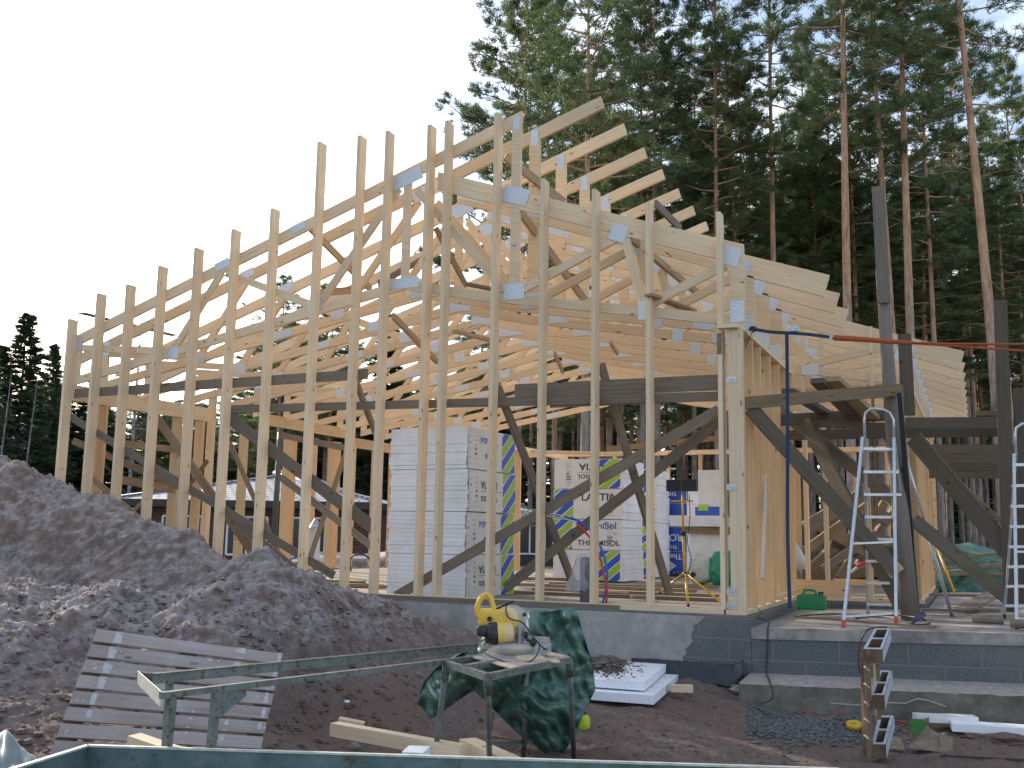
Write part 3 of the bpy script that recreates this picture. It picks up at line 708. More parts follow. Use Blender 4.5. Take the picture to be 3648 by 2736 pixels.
def ctree(src, loc, rz, sxy=1, sz=1):
    if src.name not in used: used.add(src.name); t = src
    else: t = copy_tree(src)
    t.location = loc; t.rotation_euler = (0, 0, rz); t.scale = (sxy, sxy, sz); return t
def gxy(u, D):
    p = PD(u+.029*(u-2275), 1905, D); return p.x, p.y
trs = [ # u at v=1200, D, proto, sxy, sz, label
 (1850, 44, 5, 1.0, 1.02, 'broad pine at the left edge of the wood, branches reaching over white sky'),
 (1944, 50, 5, .85, 1.15, 'thin dark pine just inside the left edge of the wood above the ridge'),
 (2086, 38, 0, 1.1, 1.0, 'reddish pine with thick bare stem behind the highest rafter tips'),
 (2127, 52, 3, 1.1, 1.2, 'slender dark pine close behind the reddish stem above the rafter tips'),
 (2290, 46, 1, 1.1, 1.05, 'dark straight pine left of a paler twin stem'),
 (2336, 44, 0, .9, 1.05, 'pale straight pine right beside a darker twin stem'),
 (2472, 50, 2, .8, 1.1, 'thin pine between the pale twin stem and the tall grey stem'),
 (2555, 42, 1, 1.0, 1.1, 'tall grey stemmed pine rising just behind the corner stud'),
 (2630, 47, 3, 1.25, 1.15, 'orange barked pine with short dead branches right of the corner stud'),
 (2763, 42, 2, 1.0, 1.15, 'pale pine above the front eave rafters with two dead side branches'),
 (2870, 52, 2, .8, 1.1, 'very thin pine standing above the stepped front rafter ends'),
 (3021, 36, 4, 1.0, 1.08, 'tall sunlit pine with clean pale stem left of the leaning scaffold pole'),
 (3056, 46, 1, 1.0, 1.1, 'darker pine standing close beside the tall sunlit stem'),
 (3184, 38, 4, .9, 1.0, 'brown pine passing behind the top of the leaning scaffold pole'),
 (3244, 37, 2, 1.15, 1.15, 'reddish pine with warm lit left side right of the scaffold pole'),
 (3328, 43, 1, .95, 1.1, 'slim light pine between two redder stems above the wing rafters'),
 (3437, 48, 2, .95, 1.15, 'dark reddish pine rising above the tips of the wing rafters'),
 (3541, 34, 4, 1.05, 1.05, 'thick pinkish pine nearest the right edge of the picture'),
 (3637, 52, 3, 1.1, 1.2, 'thin pine partly cut off by the right edge of the picture')]
for i, (u, D, pi, s, z, lab) in enumerate(trs):
    x, y = gxy(u, D); t = ctree(PT[pi], (x, y, -.9), i*1.7, s, z); tag(t, lab, 'pine tree', 'pines at the front of the wood')
def zone(u): return 'behind the near insulation stack' if u < 1700 else 'behind the highest rafter tips' if u < 2350 else 'behind the corner stud' if u < 2800 else 'left of the leaning scaffold pole' if u < 3150 else 'above the wing rafters' if u < 3450 else 'at the right edge of the picture'
rt = random.Random(5)
for i in range(60):
    u = 1900+1850*((i*0.61803+.1) % 1); D = rt.uniform(45, 66); x, y = gxy(u, D)
    t = ctree(PT[rt.choice([0, 1, 2, 2, 3, 4])], (x, y, -.9), rt.uniform(0, 6), rt.uniform(.95, 1.35), rt.uniform(.66, 1.0))
    tag(t, 'dense green pine filling the wood '+zone(u), 'pine tree', 'pines filling the wood')
for i in range(64):
    u = 900+2850*((i*0.7548+.3) % 1); D = rt.uniform(68, 100); x, y = gxy(u, D)
    k = rt.random()
    t = ctree(PT[3] if k < .55 else SP[i % 2], (x, y, -.9), rt.uniform(0, 6), rt.uniform(1.3, 1.8), rt.uniform(.55, .8) if k < .55 else rt.uniform(.75, 1.15))
    tag(t, ('dim small pine' if k < .55 else 'dim pointed spruce')+' at the back '+zone(u), 'tree', 'trees at the back of the wood')
for i, (u, D, k, s, z, lab) in enumerate([(-60, 60, 0, 1.2, .95, None), (15, 66, 1, 1.3, .92, 'dark spruce at the left edge of the picture above the soil heap'), (95, 66, 0, 1.35, 1.0, 'tallest pointed spruce at the far left above the soil heap'),
     (200, 70, 1, 1.0, .98, 'thin open topped spruce beside the first stud'), (150, 82, 0, 1.5, .85, 'low dark spruce between two pointed ones at the far left')]):
    x, y = gxy(u, D); t = ctree(SP[k], (x, y, -1), i*2.1, s, z); tag(t, lab or 'spruce standing just outside the left edge of the picture', 'spruce tree', 'spruces at the far left')
for i in range(30):
    u = 230+1450*((i*.61803) % 1); D = rt.uniform(74, 105); x, y = gxy(u, D); k = rt.random()
    t = ctree(PT[3] if k < .5 else SP[i % 2], (x, y, -1), rt.uniform(0, 6), rt.uniform(1.5, 2.0), rt.uniform(.5, .66) if k < .5 else rt.uniform(.75, 1.0))
    tag(t, ('distant rounded pine' if k < .5 else 'distant pointed spruce')+(' seen between the leftmost studs' if u < 700 else ' seen through the trusses left of centre' if u < 1200 else ' seen through the trusses near the centre'), 'tree', 'trees beyond the neighbouring house')
for u, D, s, z, lab in ((1010, 62, 1.0, .66, 'rounded pine top showing between the studs left of centre'), (1190, 64, 1.0, .62, 'rounded pine top showing between the uncut studs')):
    x, y = gxy(u, D); tag(ctree(PT[1], (x, y, -1), 1, s*1.1, z), lab, 'pine tree', 'trees beyond the neighbouring house')
# unseen spruces added on the left, in the sun's path, to shade the yard
for i in range(6):
    q = -8.2+i*1.55; x = -.883*46+.469*q-1.5; y = .469*46+.883*q-.5
    tag(ctree(SP[i % 2], (x-(i % 3)*2, y+(i % 2)*1.2, -1), i*1.3, 1.35, 1.30+.07*(i % 3)), 'tall unseen spruce added beyond the left edge to shade the yard', 'spruce tree', 'unseen spruces added for shade')
# two birches in front of the spruces, seen between the left studs
def birch(u, D, lean, lab):
    x, y = gxy(u, D); r = thing('birch_tree', lab, 'birch tree', (x, y, -1), 0, 'bare birches left of the house')
    tb = MB(); H = 9; f = lambda z: V(lean*z, 0, z); tb.tube([f(z) for z in (-.2, 3, 6, H)], [.09, .065, .045, .015], 7)
    tb.build('trunk', M['birch_bark'], r, rel=True); br = MB(); q = random.Random(int(u))
    for k in range(26):
        z = q.uniform(2.5, 8.6); a = q.uniform(0, 6.3); l = q.uniform(.6, 1.8)*(1-z/12); o = f(z); e = o+V(math.cos(a)*l, math.sin(a)*l, l*.7); br.tube([o, e], [.018, .005], 3, False)
        for _ in range(3): br.tube([o+(e-o)*.6, e+V(q.uniform(-.4, .4), q.uniform(-.4, .4), q.uniform(0, .4))], [.008, .003], 3, False)
    br.build('twigs', M['bark_dark'], r, rel=True)
birch(30, 48, .05, 'white stemmed leaning birch before the dark spruces at the far left'); birch(120, 50, .06, 'thin white birch leaning right between the spruces and the first stud')
birch(500, 34, 0, 'slim bare birch rising behind the neighbouring roof between the left studs')
# low brush along the wood edge
rs = np.random.RandomState(3); C = []
for i in range(2600):
    u = rs.uniform(-100, 3800); D = rs.uniform(42, 62); x, y = gxy(u, D); C.append((x, y, -.9+abs(rs.normal())*.7))
nm = NM(); nm.add(tufts(rs, np.array(C), 14, .55, .12, .7))
o = bpy.data.objects.new('undergrowth', nm.mesh('undergrowth', M['spruce_needles'])); COL.objects.link(o); tag(o, 'low dark brush under the trees at the edge of the wood', 'brush', kind='stuff')
# =================================================================== things inside the frame
def plain(name, col, rough=.6, metallic=0, emis=None):
    m, nt, b = newmat(name); b.inputs['Base Color'].default_value = (*col, 1); b.inputs['Roughness'].default_value = rough; b.inputs['Metallic'].default_value = metallic; return m
M['eps'] = speckle('white_polystyrene', (.80, .83, .89), (.88, .90, .95), 90, .8, (.76, .77, .80), 2.5, .15, .003)
M['wrap'] = speckle('printed_white_wrap', (.66, .65, .64), (.76, .75, .745), 6, .35, bstr=.35, bdist=.01)
M['ink'] = plain('black_print', (.03, .03, .035), .45)
M['grey_ink'] = plain('grey_print', (.22, .21, .21), .5)
M['blue'] = plain('blue_print', (.025, .09, .50), .35)
M['green_print'] = plain('lime_print', (.32, .50, .04), .35)
M['white_print'] = plain('white_print', (.75, .77, .8), .4)
M['black'] = speckle('black_plastic', (.012, .012, .013), (.03, .03, .032), 30, .5, bstr=0)
M['yellow'] = speckle('yellow_paint', (.62, .36, .02), (.72, .44, .03), 12, .4, bstr=0)
M['red'] = plain('red_pipe', (.55, .03, .025), .35); M['blue_pipe'] = plain('blue_pipe', (.02, .13, .5), .35)
M['white_pipe'] = plain('white_pipe', (.6, .6, .58), .4); M['grey_pvc'] = plain('grey_drain_pipe', (.17, .19, .23), .4)
def text(s, size, mat, parent, O, ux, uz, bold=.012, name='lettering', flip=False, mirror=False, sx=1.0):
    "word on a plane: O lower-left corner, ux reading direction, uz up; flip turns the word upside down about its centre"
    cu = bpy.data.curves.new('t', 'FONT'); cu.body = s; cu.size = size; cu.offset = bold*size
    ob = bpy.data.objects.new('t', cu); COL.objects.link(ob); bpy.context.view_layer.update()
    me = bpy.data.meshes.new_from_object(ob.evaluated_get(bpy.context.evaluated_depsgraph_get())); bpy.data.objects.remove(ob); bpy.data.curves.remove(cu)
    n = len(me.vertices); co = np.zeros(n*3); me.vertices.foreach_get('co', co); co = co.reshape(-1, 3)
    w = co[:, 0].max(); h = co[:, 1].max()
    x, y = co[:, 0]*sx, co[:, 1]; w *= sx
    if flip: x, y = w-x, h-y
    O = np.array(O); ux = np.array(ux); uz = np.array(uz)
    q = O + np.outer(x, ux) + np.outer(y, uz); me.vertices.foreach_set('co', q.ravel()); me.update()
    me.materials.clear(); me.materials.append(M[mat]); me.name = name
    o = bpy.data.objects.new(name, me); COL.objects.link(o); o.parent = parent; o.matrix_parent_inverse = wmat(parent).inverted(); return o, w
def pack(A, rz, L1, L2, z0, H, nsh, label, side, group, name='insulation_pack', sheet='eps', face='wrap', seed=0, design=0):
    """pack of boards; A = front right corner, L1 to the left, L2 back. side: 'R' printed on the right face, 'F' printed on the front face"""
    rr = random.Random(seed); c, s = math.cos(rz), math.sin(rz)
    ux = Vector((c, s, 0)); uy = Vector((-s, c, 0)); A = Vector((A[0], A[1], z0)) + ux*rr.uniform(-.012, .012) + uy*rr.uniform(-.01, .01)
    t = thing(name, label, 'insulation', A, 0, group)
    mb = MB(); zc = z0; th = H/nsh
    for i in range(nsh):
        j = ux*rr.uniform(-.011, .011) + uy*rr.uniform(-.008, .008); k = rr.uniform(-.008, .008)
        B = [A-ux*(L1+k), A, A+uy*L2, A-ux*(L1+k)+uy*L2]
        q = [Vector((p.x, p.y, zc+.0006))+j for p in B]; mb.hexa(q+[p+Vector((0, 0, th-.0016)) for p in q]); zc += th
    mb.build('sheet_bundle', M[sheet], t)
    # printed film
    if side == 'R': O = A + ux*.016; e1 = uy; n = ux; Lf = L2
    else: O = A - ux*(L1+.008) - uy*.014; e1 = ux; n = -uy; Lf = L1+.016
    O = Vector((O.x, O.y, z0)); up = Vector((0, 0, 1))
    def quad(a, b, zb, zt, mat, nm, off):
        MB().prism([O+e1*a+up*zb+n*off, O+e1*b+up*zb+n*off, O+e1*b+up*zt+n*off, O+e1*a+up*zt+n*off], n*.002).build(nm, M[mat], t)
    quad(0, Lf, .006, H-.006, face, 'printed_film', 0)
    f = .0045
    def stripes(a, b, cut, rev=False):
        # diagonal blue / lime bands clipped to the band a..b
        for k in range(-1, 5):
            for m_, mat in ((0, 'blue'), (1, 'green_print')):
                w = .30; zb = k*2*w*.5 + m_*w*.5 - .1 + cut; pts = []
                P4 = [(a, zb), (b, zb+.2*(b-a)/.24), (b, zb+.2*(b-a)/.24+w*.42), (a, zb+w*.42)]
                # clip to 0..H
                def clip(poly, zl, keep):
                    out = []
                    for i in range(len(poly)):
                        p, q = poly[i], poly[(i+1) % len(poly)]; pi, qi = keep(p[1]), keep(q[1])
                        if pi: out.append(p)
                        if pi != qi: tt = (zl-p[1])/(q[1]-p[1]); out.append((p[0]+(q[0]-p[0])*tt, zl))
                    return out
                P4 = clip(P4, .008, lambda z: z >= .008); P4 = clip(P4, H-.008, lambda z: z <= H-.008) if P4 else P4
                if len(P4) >= 3: MB().prism([O+e1*x+up*z+n*(f-.002) for x, z in P4], n*.002).build('stripe', M[mat], t)
    return t, O, e1, n, Lf, H, stripes
def smallprint(t, O, e1, n, a, zs, mat='grey_ink', w=.05):
    mb = MB(); up = Vector((0, 0, 1)); rr = random.Random(int(a*1000)+len(zs))
    for z in zs:
        ww = w*rr.uniform(.5, 1); hh = rr.choice([.008, .01, .03]); q = O+e1*a+up*z+n*.003
        mb.prism([q, q+e1*ww, q+e1*ww+up*hh, q+up*hh], n*.0015)
    mb.build('small_print', M[mat], t)
zh = lambda H, k: [H*.12+i*H*.8/k for i in range(k)]
rz = R_(-3); c_, s_ = math.cos(rz), math.sin(rz)
A1 = (-3.16, .60)
up = Vector((0, 0, 1))
names = ['lowest white insulation pack of the near stack, behind two close studs', 'second lowest white insulation pack of the near stack with a blue diamond mark', 'third white insulation pack up the near stack', 'topmost white insulation pack of the near stack under the grey boards']
for i in range(4):
    t, O, e1, n, Lf, H, st = pack(A1, rz, 1.10, 1.22, -.05+i*.508, .503, 10, names[i], 'R', 'white insulation packs stacked behind the near studs', seed=i)
    st(Lf-.36, Lf-.015, .12*(i % 2))
    smallprint(t, O, e1, n, .16, zh(H, 7)); smallprint(t, O, e1, n, .03, zh(H, 5), w=.03)
    if i % 2 == 0:
        text('LATTIA', .13, 'ink', t, O+e1*.28+up*(H*.56)+n*.004, e1, up, .02, flip=True, sx=1.0)
        text('THERMISOL', .085, 'ink', t, O+e1*.28+up*(H*.26)+n*.004, e1, up, .02, flip=True, sx=.98)
        q = O+e1*.3+up*(H*.5)+n*.0035; MB().prism([q, q+e1*.52, q+e1*.52+up*.006, q+up*.006], n*.001).build('rule_line', M['ink'], t)
    else:
        text('ThermiSol', .105, 'blue', t, O+e1*.30+up*(H*.64)+n*.004, e1, up, .02, flip=True)
        c = O+e1*.52+up*(H*.36)+n*.0035; MB().prism([c-e1*.11, c-up*.08, c+e1*.11, c+up*.08], n*.001).build('diamond_mark', M['blue'], t)
        text('s', .10, 'white_print', t, c-e1*.03-up*.03+n*.002, e1, up, .02)
A2 = (-3.0, 6.0)
names = ['bottom white pack of the middle stack, blue and lime stripes on its right end', 'second pack up the middle stack with lime and blue stripes on its left end', 'third pack up the middle stack reading LATTIA the right way up', 'top pack of the middle stack reading LATTIA upside down']
for i in range(4):
    t, O, e1, n, Lf, H, st = pack(A2, 0, 1.22, 1.15, -.03+i*.508, .503, 8, names[i], 'F', 'white insulation packs in the middle stack', seed=20+i)
    if i in (0, 3):
        st(Lf-.42, Lf-.05, .14); smallprint(t, O, e1, n, .22, zh(H, 9), w=.10)
        if i == 3:
            text('LATTIA', .16, 'ink', t, O+e1*.45+up*(H*.62)+n*.004, e1, up, .02, flip=True, sx=1.15); text('THERMISOL', .10, 'ink', t, O+e1*.42+up*(H*.34)+n*.004, e1, up, .02, flip=True, sx=1.15)
            q = O+e1*.42+up*(H*.55)+n*.0035; MB().prism([q, q+e1*.66, q+e1*.66+up*.008, q+up*.008], n*.001).build('rule_line', M['ink'], t)
    else:
        st(.015, .36, .05); smallprint(t, O, e1, n, .98, zh(H, 9), w=.12)
        if i == 2: text('LATTIA', .17, 'ink', t, O+e1*.50+up*(H*.62)+n*.004, e1, up, .02, sx=1.1)
        else:
            text('ThermiSol', .15, 'blue', t, O+e1*.42+up*(H*.70)+n*.004, e1, up, .02, sx=1.15); text('THERMISOL', .12, 'ink', t, O+e1*.45+up*(H*.15)+n*.004, e1, up, .02, sx=1.2); text('CE', .06, 'grey_ink', t, O+e1*1.08+up*(H*.5)+n*.004, e1, up, .01)
A3 = (-3.08, 8.3)
names = ['bottom white pack of the rear stack behind the middle one', 'second white pack up the rear stack, letters showing at its edge', 'third white pack up the rear stack behind the middle one', 'top white pack of the rear stack with wavy sheet edges']
for i in range(4):
    t, O, e1, n, Lf, H, st = pack(A3, R_(4), 1.2, 1.15, -.03+i*.503, .498, 7, names[i], 'F', 'white insulation packs in the rear stack', seed=40+i)
    st(Lf-.34, Lf-.16, .05+.1*i)
    text(('A', 'L', 'A', 'I')[i], .14, 'ink', t, O+e1*(Lf-.13)+up*(H*.3)+n*.004, e1, up, .02, flip=True)
A4 = (-2.86, 9.6)
names = ['lowest blue wrapped pack behind the yellow light stand', 'second blue wrapped pack behind the light stand reading ROUTA upside down', 'third blue wrapped pack behind the light stand', 'top blue wrapped pack partly hidden by black lamp heads']
for i in range(4):
    t, O, e1, n, Lf, H, st = pack(A4, 0, 1.0, 1.0, -.03+i*.47, .465, 6, names[i], 'F', 'blue wrapped insulation packs at the back', seed=60+i, face='blue')
    if i in (1,): text('ROUTA', .19, 'white_print', t, O+e1*.28+up*(H*.42)+n*.004, e1, up, .02, flip=True); text('THERMISOL', .10, 'white_print', t, O+e1*.30+up*(H*.1)+n*.004, e1, up, .02, flip=True)
    elif i == 0:
        text('ThermiSol', .15, 'white_print', t, O+e1*.30+up*(H*.66)+n*.004, e1, up, .02, flip=True)
        c = O+e1*.68+up*(H*.40)+n*.0035; MB().prism([c-e1*.13, c-up*.10, c+e1*.13, c+up*.10], n*.001).build('diamond_mark', M['white_print'], t)
    else: text('THERMISOL', .11, 'white_print', t, O+e1*.25+up*(H*.3)+n*.004, e1, up, .02, flip=True); smallprint(t, O, e1, n, .4, zh(H, 4), 'white_print', .3)
    smallprint(t, O, e1, n, .2, [H*.985-.02], 'white_print', .75)
# white polystyrene bench with things on it
t = thing('polystyrene_bench', 'big white polystyrene block with a thick white slab laid over timber as a bench', 'bench', (-1.9, 6.8, -.05))
a = P(2458, 2060, 1, 6.8); x0 = a.x; x1 = P(2600, 2060, 1, 6.8).x
MB().box(((x0+x1)/2, 7.15, .36), (x1-x0, .7, .82)).build('block', M['eps'], t)
MB().box(((x0+x1)/2-.05, 7.1, .83), (x1-x0+.1, .75, .11)).build('timber_layer', M['brown_board'], t)
MB().box(((x0+x1)/2-.18, 7.05, .985), (x1-x0+.25, .8, .18)).build('top_slab', M['eps'], t)
zt = 1.078
bx = thing('paint_box', 'small white and blue pack standing on the polystyrene bench', 'pack', (x0+.2, 7.2, zt))
MB().box((x0+.26, 7.3, zt+.08), (.5, .3, .15)).build('base_pack', M['blue'], bx); MB().box((x0+.27, 7.32, zt+.155+.32), (.42, .3, .63)).build('upper_pack', M['wrap'], bx)
MB().box((x0+.15, 7.145, zt+.14), (.18, .008, .1)).build('label_patch', M['green_print'], bx)
b2 = thing('yellow_box', 'small yellow carton on the polystyrene bench beside the corner stud', 'box', (x0+.7, 7.0, zt))
MB().box((x0+.72, 7.0, zt+.09), (.16, .12, .16), .2).build('carton', M['yellow'], b2); MB().box((x0+.72, 6.938, zt+.09), (.1, .006, .08), .2).build('label_patch', M['green_print'], b2)
b3 = MB().lathe([(0, .14), (.1, .13), (.17, .07), (.2, 0), (0, 0)], 12, Matrix.Translation((x0+.95, 7.1, zt))).build('black_cap', M['black']); tag(b3, 'black rounded bag lying at the right end of the polystyrene bench', 'bag')
# green and clear plastic bag
def blob(c, r, seed, sq=(1, 1, 1), amp=.25, n=2):
    bm = bmesh.new(); bmesh.ops.create_icosphere(bm, subdivisions=4, radius=1)
    for v in bm.verts:
        d = v.co.normalized(); a = noise.fractal((d.x*1.6+seed, d.y*1.6, d.z*1.6), .8, 2.2, 5); b = noise.turbulence((d.x*3+seed, d.y*3, d.z*3), 3, True)
        k = 1+a*amp-b*amp*.35; v.co = Vector((d.x*r*sq[0]*k, d.y*r*sq[1]*k, d.z*r*sq[2]*k)) + Vector(c)
    me = bpy.data.meshes.new('blob'); bm.to_mesh(me); bm.free(); me.polygons.foreach_set('use_smooth', [True]*len(me.polygons)); return me
def blobobj(name, c, r, seed, mat, parent=None, **k):
    me = blob(c, r, seed, **k); me.materials.append(M[mat]); o = bpy.data.objects.new(name, me); COL.objects.link(o)
    if parent: o.parent = parent; o.matrix_parent_inverse = wmat(parent).inverted()
    return o
M['bag_green'] = plain('green_plastic_bag', (.02, .28, .16), .35); M['bag_clear'] = plain('clear_plastic', (.5, .56, .52), .25)
c = P(2545, 2020, 1, 6.4)
t = thing('plastic_bag', 'green and clear crumpled plastic bag leaning on the white bench', 'bag', (c.x, c.y, -.04))
blobobj('green_half', (c.x+.12, c.y, c.z-.02), .27, 3, 'bag_green', t, sq=(.9, .5, 1.1)); blobobj('clear_half', (c.x-.2, c.y+.05, c.z-.05), .24, 9, 'bag_clear', t, sq=(1, .5, 1.1))
# work light on yellow tripod
t = thing('work_light', 'yellow tripod work light with black lamp heads behind the corner stud', 'work light', (-.7, 1.2, -.05))
YT = 1.35; hub = P(2441, 2046, 1, YT); f1 = P(2452, 2158, 2, -.05); f1 = P(2452, 2158, 1, 1.0); f2 = P(2352, 2110, 1, 1.55); f3 = P(2585, 2160, 1, 1.2)
for f in (f1, f2, f3):
    o = MB().tube([hub+V(0, 0, .02), f], .014, 8).build('leg', M['yellow'], t); MB().tube([f+(hub-f)*.04, f-(hub-f)*.01], .017, 8).build('rubber_foot', M['black'], o)
topm = P(2430, 1725, 1, YT)
MB().tube([hub-V(0, 0, .02), P(2434, 1900, 1, YT)], .018, 8).build('mast', M['yellow'], t); MB().tube([P(2434, 1900, 1, YT), topm], .013, 8).build('mast_extension', M['yellow'], t)
for p in (hub, P(2434, 1900, 1, YT)): MB().tube([p-V(0, 0, .025), p+V(0, 0, .025)], .03, 10).build('clamp', M['black'], t)
for s in (-.1, .1): MB().lathe([(0, -.02), (.03, -.02), (.03, .02), (0, .02)], 10, Matrix.Translation(hub+V(s, -.02, 0)) @ Matrix.Rotation(1.57, 4, 'X')).build('knob', M['black'], t)
mid = P(2430, 1785, 1, YT); MB().beam(mid-V(.13, 0, 0), mid+V(.13, 0, 0), .02, .02).build('crossbar', M['yellow'], t)
for s, w in ((-.09, .16), (.10, .17)):
    c = P(2428, 1730, 1, YT)+V(s, 0, 0); b = MB().box((c.x, c.y, c.z), (w, .09, .13), .3*s); h = b.build('lamp_head', M['black'], t)
    fin = MB()
    for k in range(6): fin.box((c.x-w/2+.02+k*w/6, c.y+.05, c.z+.01), (.006, .03, .13))
    fin.build('cooling_fins', M['black'], h)
for s in (-.1, -.06, .06): MB().tube([P(2430, 1740, 1, YT)+V(s, 0, 0), mid+V(s, 0, 0)], .006, 5).build('bracket', M['black'], t)
pts = [P(u, v, 1, YT-.05) for u, v in ((2455, 1760), (2458, 1840), (2448, 1930), (2462, 1990), (2452, 2045), (2400, 2068), (2365, 2050))]
MB().tube(pts, .005, 5).build('cable', M['black'], t)
# pipes
def curve(pts, k=6):
    pts = [Vector(p) for p in pts]; out = []; n = len(pts)
    for i in range(n-1):
        p0, p1, p2, p3 = pts[max(i-1, 0)], pts[i], pts[i+1], pts[min(i+2, n-1)]
        for j in range(k):
            t = j/k; out.append(.5*((2*p1)+(p2-p0)*t+(2*p0-5*p1+4*p2-p3)*t*t+(3*p1-p0-3*p2+p3)*t*t*t))
    return out+[pts[-1]]
def pipe(name, label, cat, uv, Y, r, mat, group=None, ext=None):
    p = [P(u, v, 1, Y if not isinstance(Y, list) else Y[i]) for i, (u, v) in enumerate(uv)]
    o = MB().tube(curve(p), r, 10).build(name, M[mat]); return tag(o, label, cat, group)
o = pipe('water_pipe', 'blue water pipe arching up out of the slab beside the grey drain', 'pipe', [(2144, 2160), (2158, 2100), (2163, 2040), (2150, 1975), (2115, 1905), (2065, 1858), (2010, 1842)], .42, .013, 'blue_pipe', 'coloured pipes rising from the slab')
MB().tube(curve([P(u, v, 1, .42) for u, v in ((2012, 1842), (1985, 1834), (1950, 1830))]), .008, 8).build('bare_end', M['white_pipe'], o)
o = pipe('water_pipe', 'red water pipe arching up out of the slab beside the blue one', 'pipe', [(2158, 2160), (2162, 2100), (2150, 2040), (2138, 1990), (2112, 1930), (2080, 1890), (2055, 1866)], .40, .013, 'red', 'coloured pipes rising from the slab')
MB().tube(curve([P(u, v, 1, .40) for u, v in ((2056, 1867), (2020, 1850), (1950, 1838))]), .008, 8).build('bare_end', M['white_pipe'], o)
o = pipe('water_pipe', 'far blue water pipe bent low over the slab on the left', 'pipe', [(1015, 2015), (1035, 1992), (1080, 1982), (1115, 1992), (1140, 2003)], 1.6, .014, 'blue_pipe', 'coloured pipes rising from the slab')
MB().tube(curve([P(u, v, 1, 1.6) for u, v in ((1140, 2003), (1165, 2018), (1200, 2050))]), .008, 6).build('bare_end', M['white_pipe'], o)
o = pipe('water_pipe', 'far red water pipe bent low over the slab on the left', 'pipe', [(1030, 2025), (1060, 2003), (1100, 1998), (1135, 2003), (1155, 2012)], 1.55, .014, 'red', 'coloured pipes rising from the slab')
o = pipe('cable_loop', 'black hose loop standing up from the slab left of the near insulation stack', 'hose', [(1250, 2035), (1248, 1995), (1262, 1978), (1290, 1975), (1315, 1990), (1325, 2030)], 2.2, .012, 'black')
for lab, u0, u1, vt in (('grey drain pipe standing in the slab with a thin bag tied over its top', 2068, 2100, 1985),):
    b = P(2083, 2152, 1, .62); tp = P(2083, vt, 1, .62)
    t = thing('drain_pipe', lab, 'drain pipe', b); prof = [(.0, -.02), (.053, -.02), (.053, tp.z-b.z-.12), (.057, tp.z-b.z-.11), (.057, tp.z-b.z), (.045, tp.z-b.z), (.045, 0)]
    MB().lathe(prof, 20, Matrix.Translation((b.x, b.y, b.z))).build('pipe', M['grey_pvc'], t)
M['film'] = plain('thin_clear_film', (.62, .64, .68), .3)
nt = M['film'].node_tree; bs = nt.nodes['Principled BSDF']; bs.inputs['Alpha'].default_value = .35
bm = MB(); N = 18; c = P(2075, 1990, 1, .58); rows = []
for i in range(14):
    t_ = i/13; z = c.z+.06-.42*t_; rw = []
    for k in range(N):
        a = 2*math.pi*k/N; r = (.045+.075*t_**.8)*(1+.35*noise.noise((math.cos(a)*2, math.sin(a)*2, t_*3))); rw.append(Vector((c.x-.08*t_+math.cos(a)*r, c.y+math.sin(a)*r*.6, z+.04*noise.noise((a, 1, 5))*t_)))
    rows.append(rw)
for i in range(13):
    for k in range(N): bm.face([rows[i][k], rows[i][(k+1) % N], rows[i+1][(k+1) % N], rows[i+1][k]], smooth=True)
o = bm.build('plastic_bag', M['film']); tag(o, 'thin clear plastic bag pulled over the top of the grey drain pipe', 'bag')
# level leaning on the right wall
a, b = P(2716, 2062, 0, .31), P(2732, 1692, 0, .29)
t = thing('spirit_level', 'long white spirit level leaning upright against the right wall studs', 'spirit level', a)
MB().beam(a, b, .022, .06, (0, 1, 0)).build('bar', M['white_pipe'], t)
for f in (.86, .95): p = a+(b-a)*f; MB().box((p.x+.012, p.y, p.z), (.004, .03, .012)).build('vial', M['ink'], t)
# loose boards on the slab
lb = [((1250, 2062), (1390, 2053), 1.9), ((1150, 2075), (1360, 2085), 1.7), ((1180, 2060), (1300, 2068), 2.2), ((1830, 2108), (2560, 2128), 1.9), ((1900, 2090), (2560, 2095), 2.6), ((1840, 2078), (2480, 2080), 3.4),
      ((1960, 2066), (2420, 2062), 4.6), ((2040, 2092), (2240, 2078), 2.2), ((2250, 2120), (2320, 2113), 1.6), ((1000, 2050), (1230, 2060), 2.6), ((2300, 2058), (2560, 2068), 5.0), ((1850, 2054), (2020, 2050), 5.4)]
lbl = ['short grey board lying on the slab right behind the ninth stud', 'long grey board on the slab left of the near insulation stack', 'thin brown board on the slab beside the black hose loop', 'longest dark board lying across the slab near the front edge', 'dark board lying across the slab second from the front edge',
       'brown board on the slab in front of the middle insulation stack', 'dark bearer under the front of the middle insulation stack', 'crooked grey board on the slab behind the drain pipe', 'short grey offcut on the slab behind the last but one stud', 'brown board lying on the slab behind the coloured far pipes', 'brown boards under the white polystyrene bench', 'pale board end on the slab left of the middle stack']
for i, ((a, b, Y), l) in enumerate(zip(lb, lbl)):
    pa, pb = P(*a, 1, Y), P(*b, 1, Y+.15); pa.z = pb.z = 0
    pa.z = -.05+.02+.012*(i % 3); pb.z = pa.z
    o = MB().beam(pa, pb, .12, .035+.01*(i % 2)).build('loose_board', M['brown_board' if i % 3 else 'old_timber']); tag(o, l, 'board', 'loose boards on the slab')
# heap of site waste far behind in the yard
t = thing('steel_column', 'dark steel column standing behind the left studs', 'column', P(985, 1930, 1, 4.4)); a, b = P(975, 1935, 1, 4.4), P(1000, 1525, 1, 4.4)
MB().tube([a, b], .05, 12).build('shaft', speckle('painted_steel', (.05, .065, .07), (.1, .12, .125), 20, .4), t); MB().box((a.x, a.y, a.z), (.18, .18, .012)).build('base_plate', M['steel'], t)
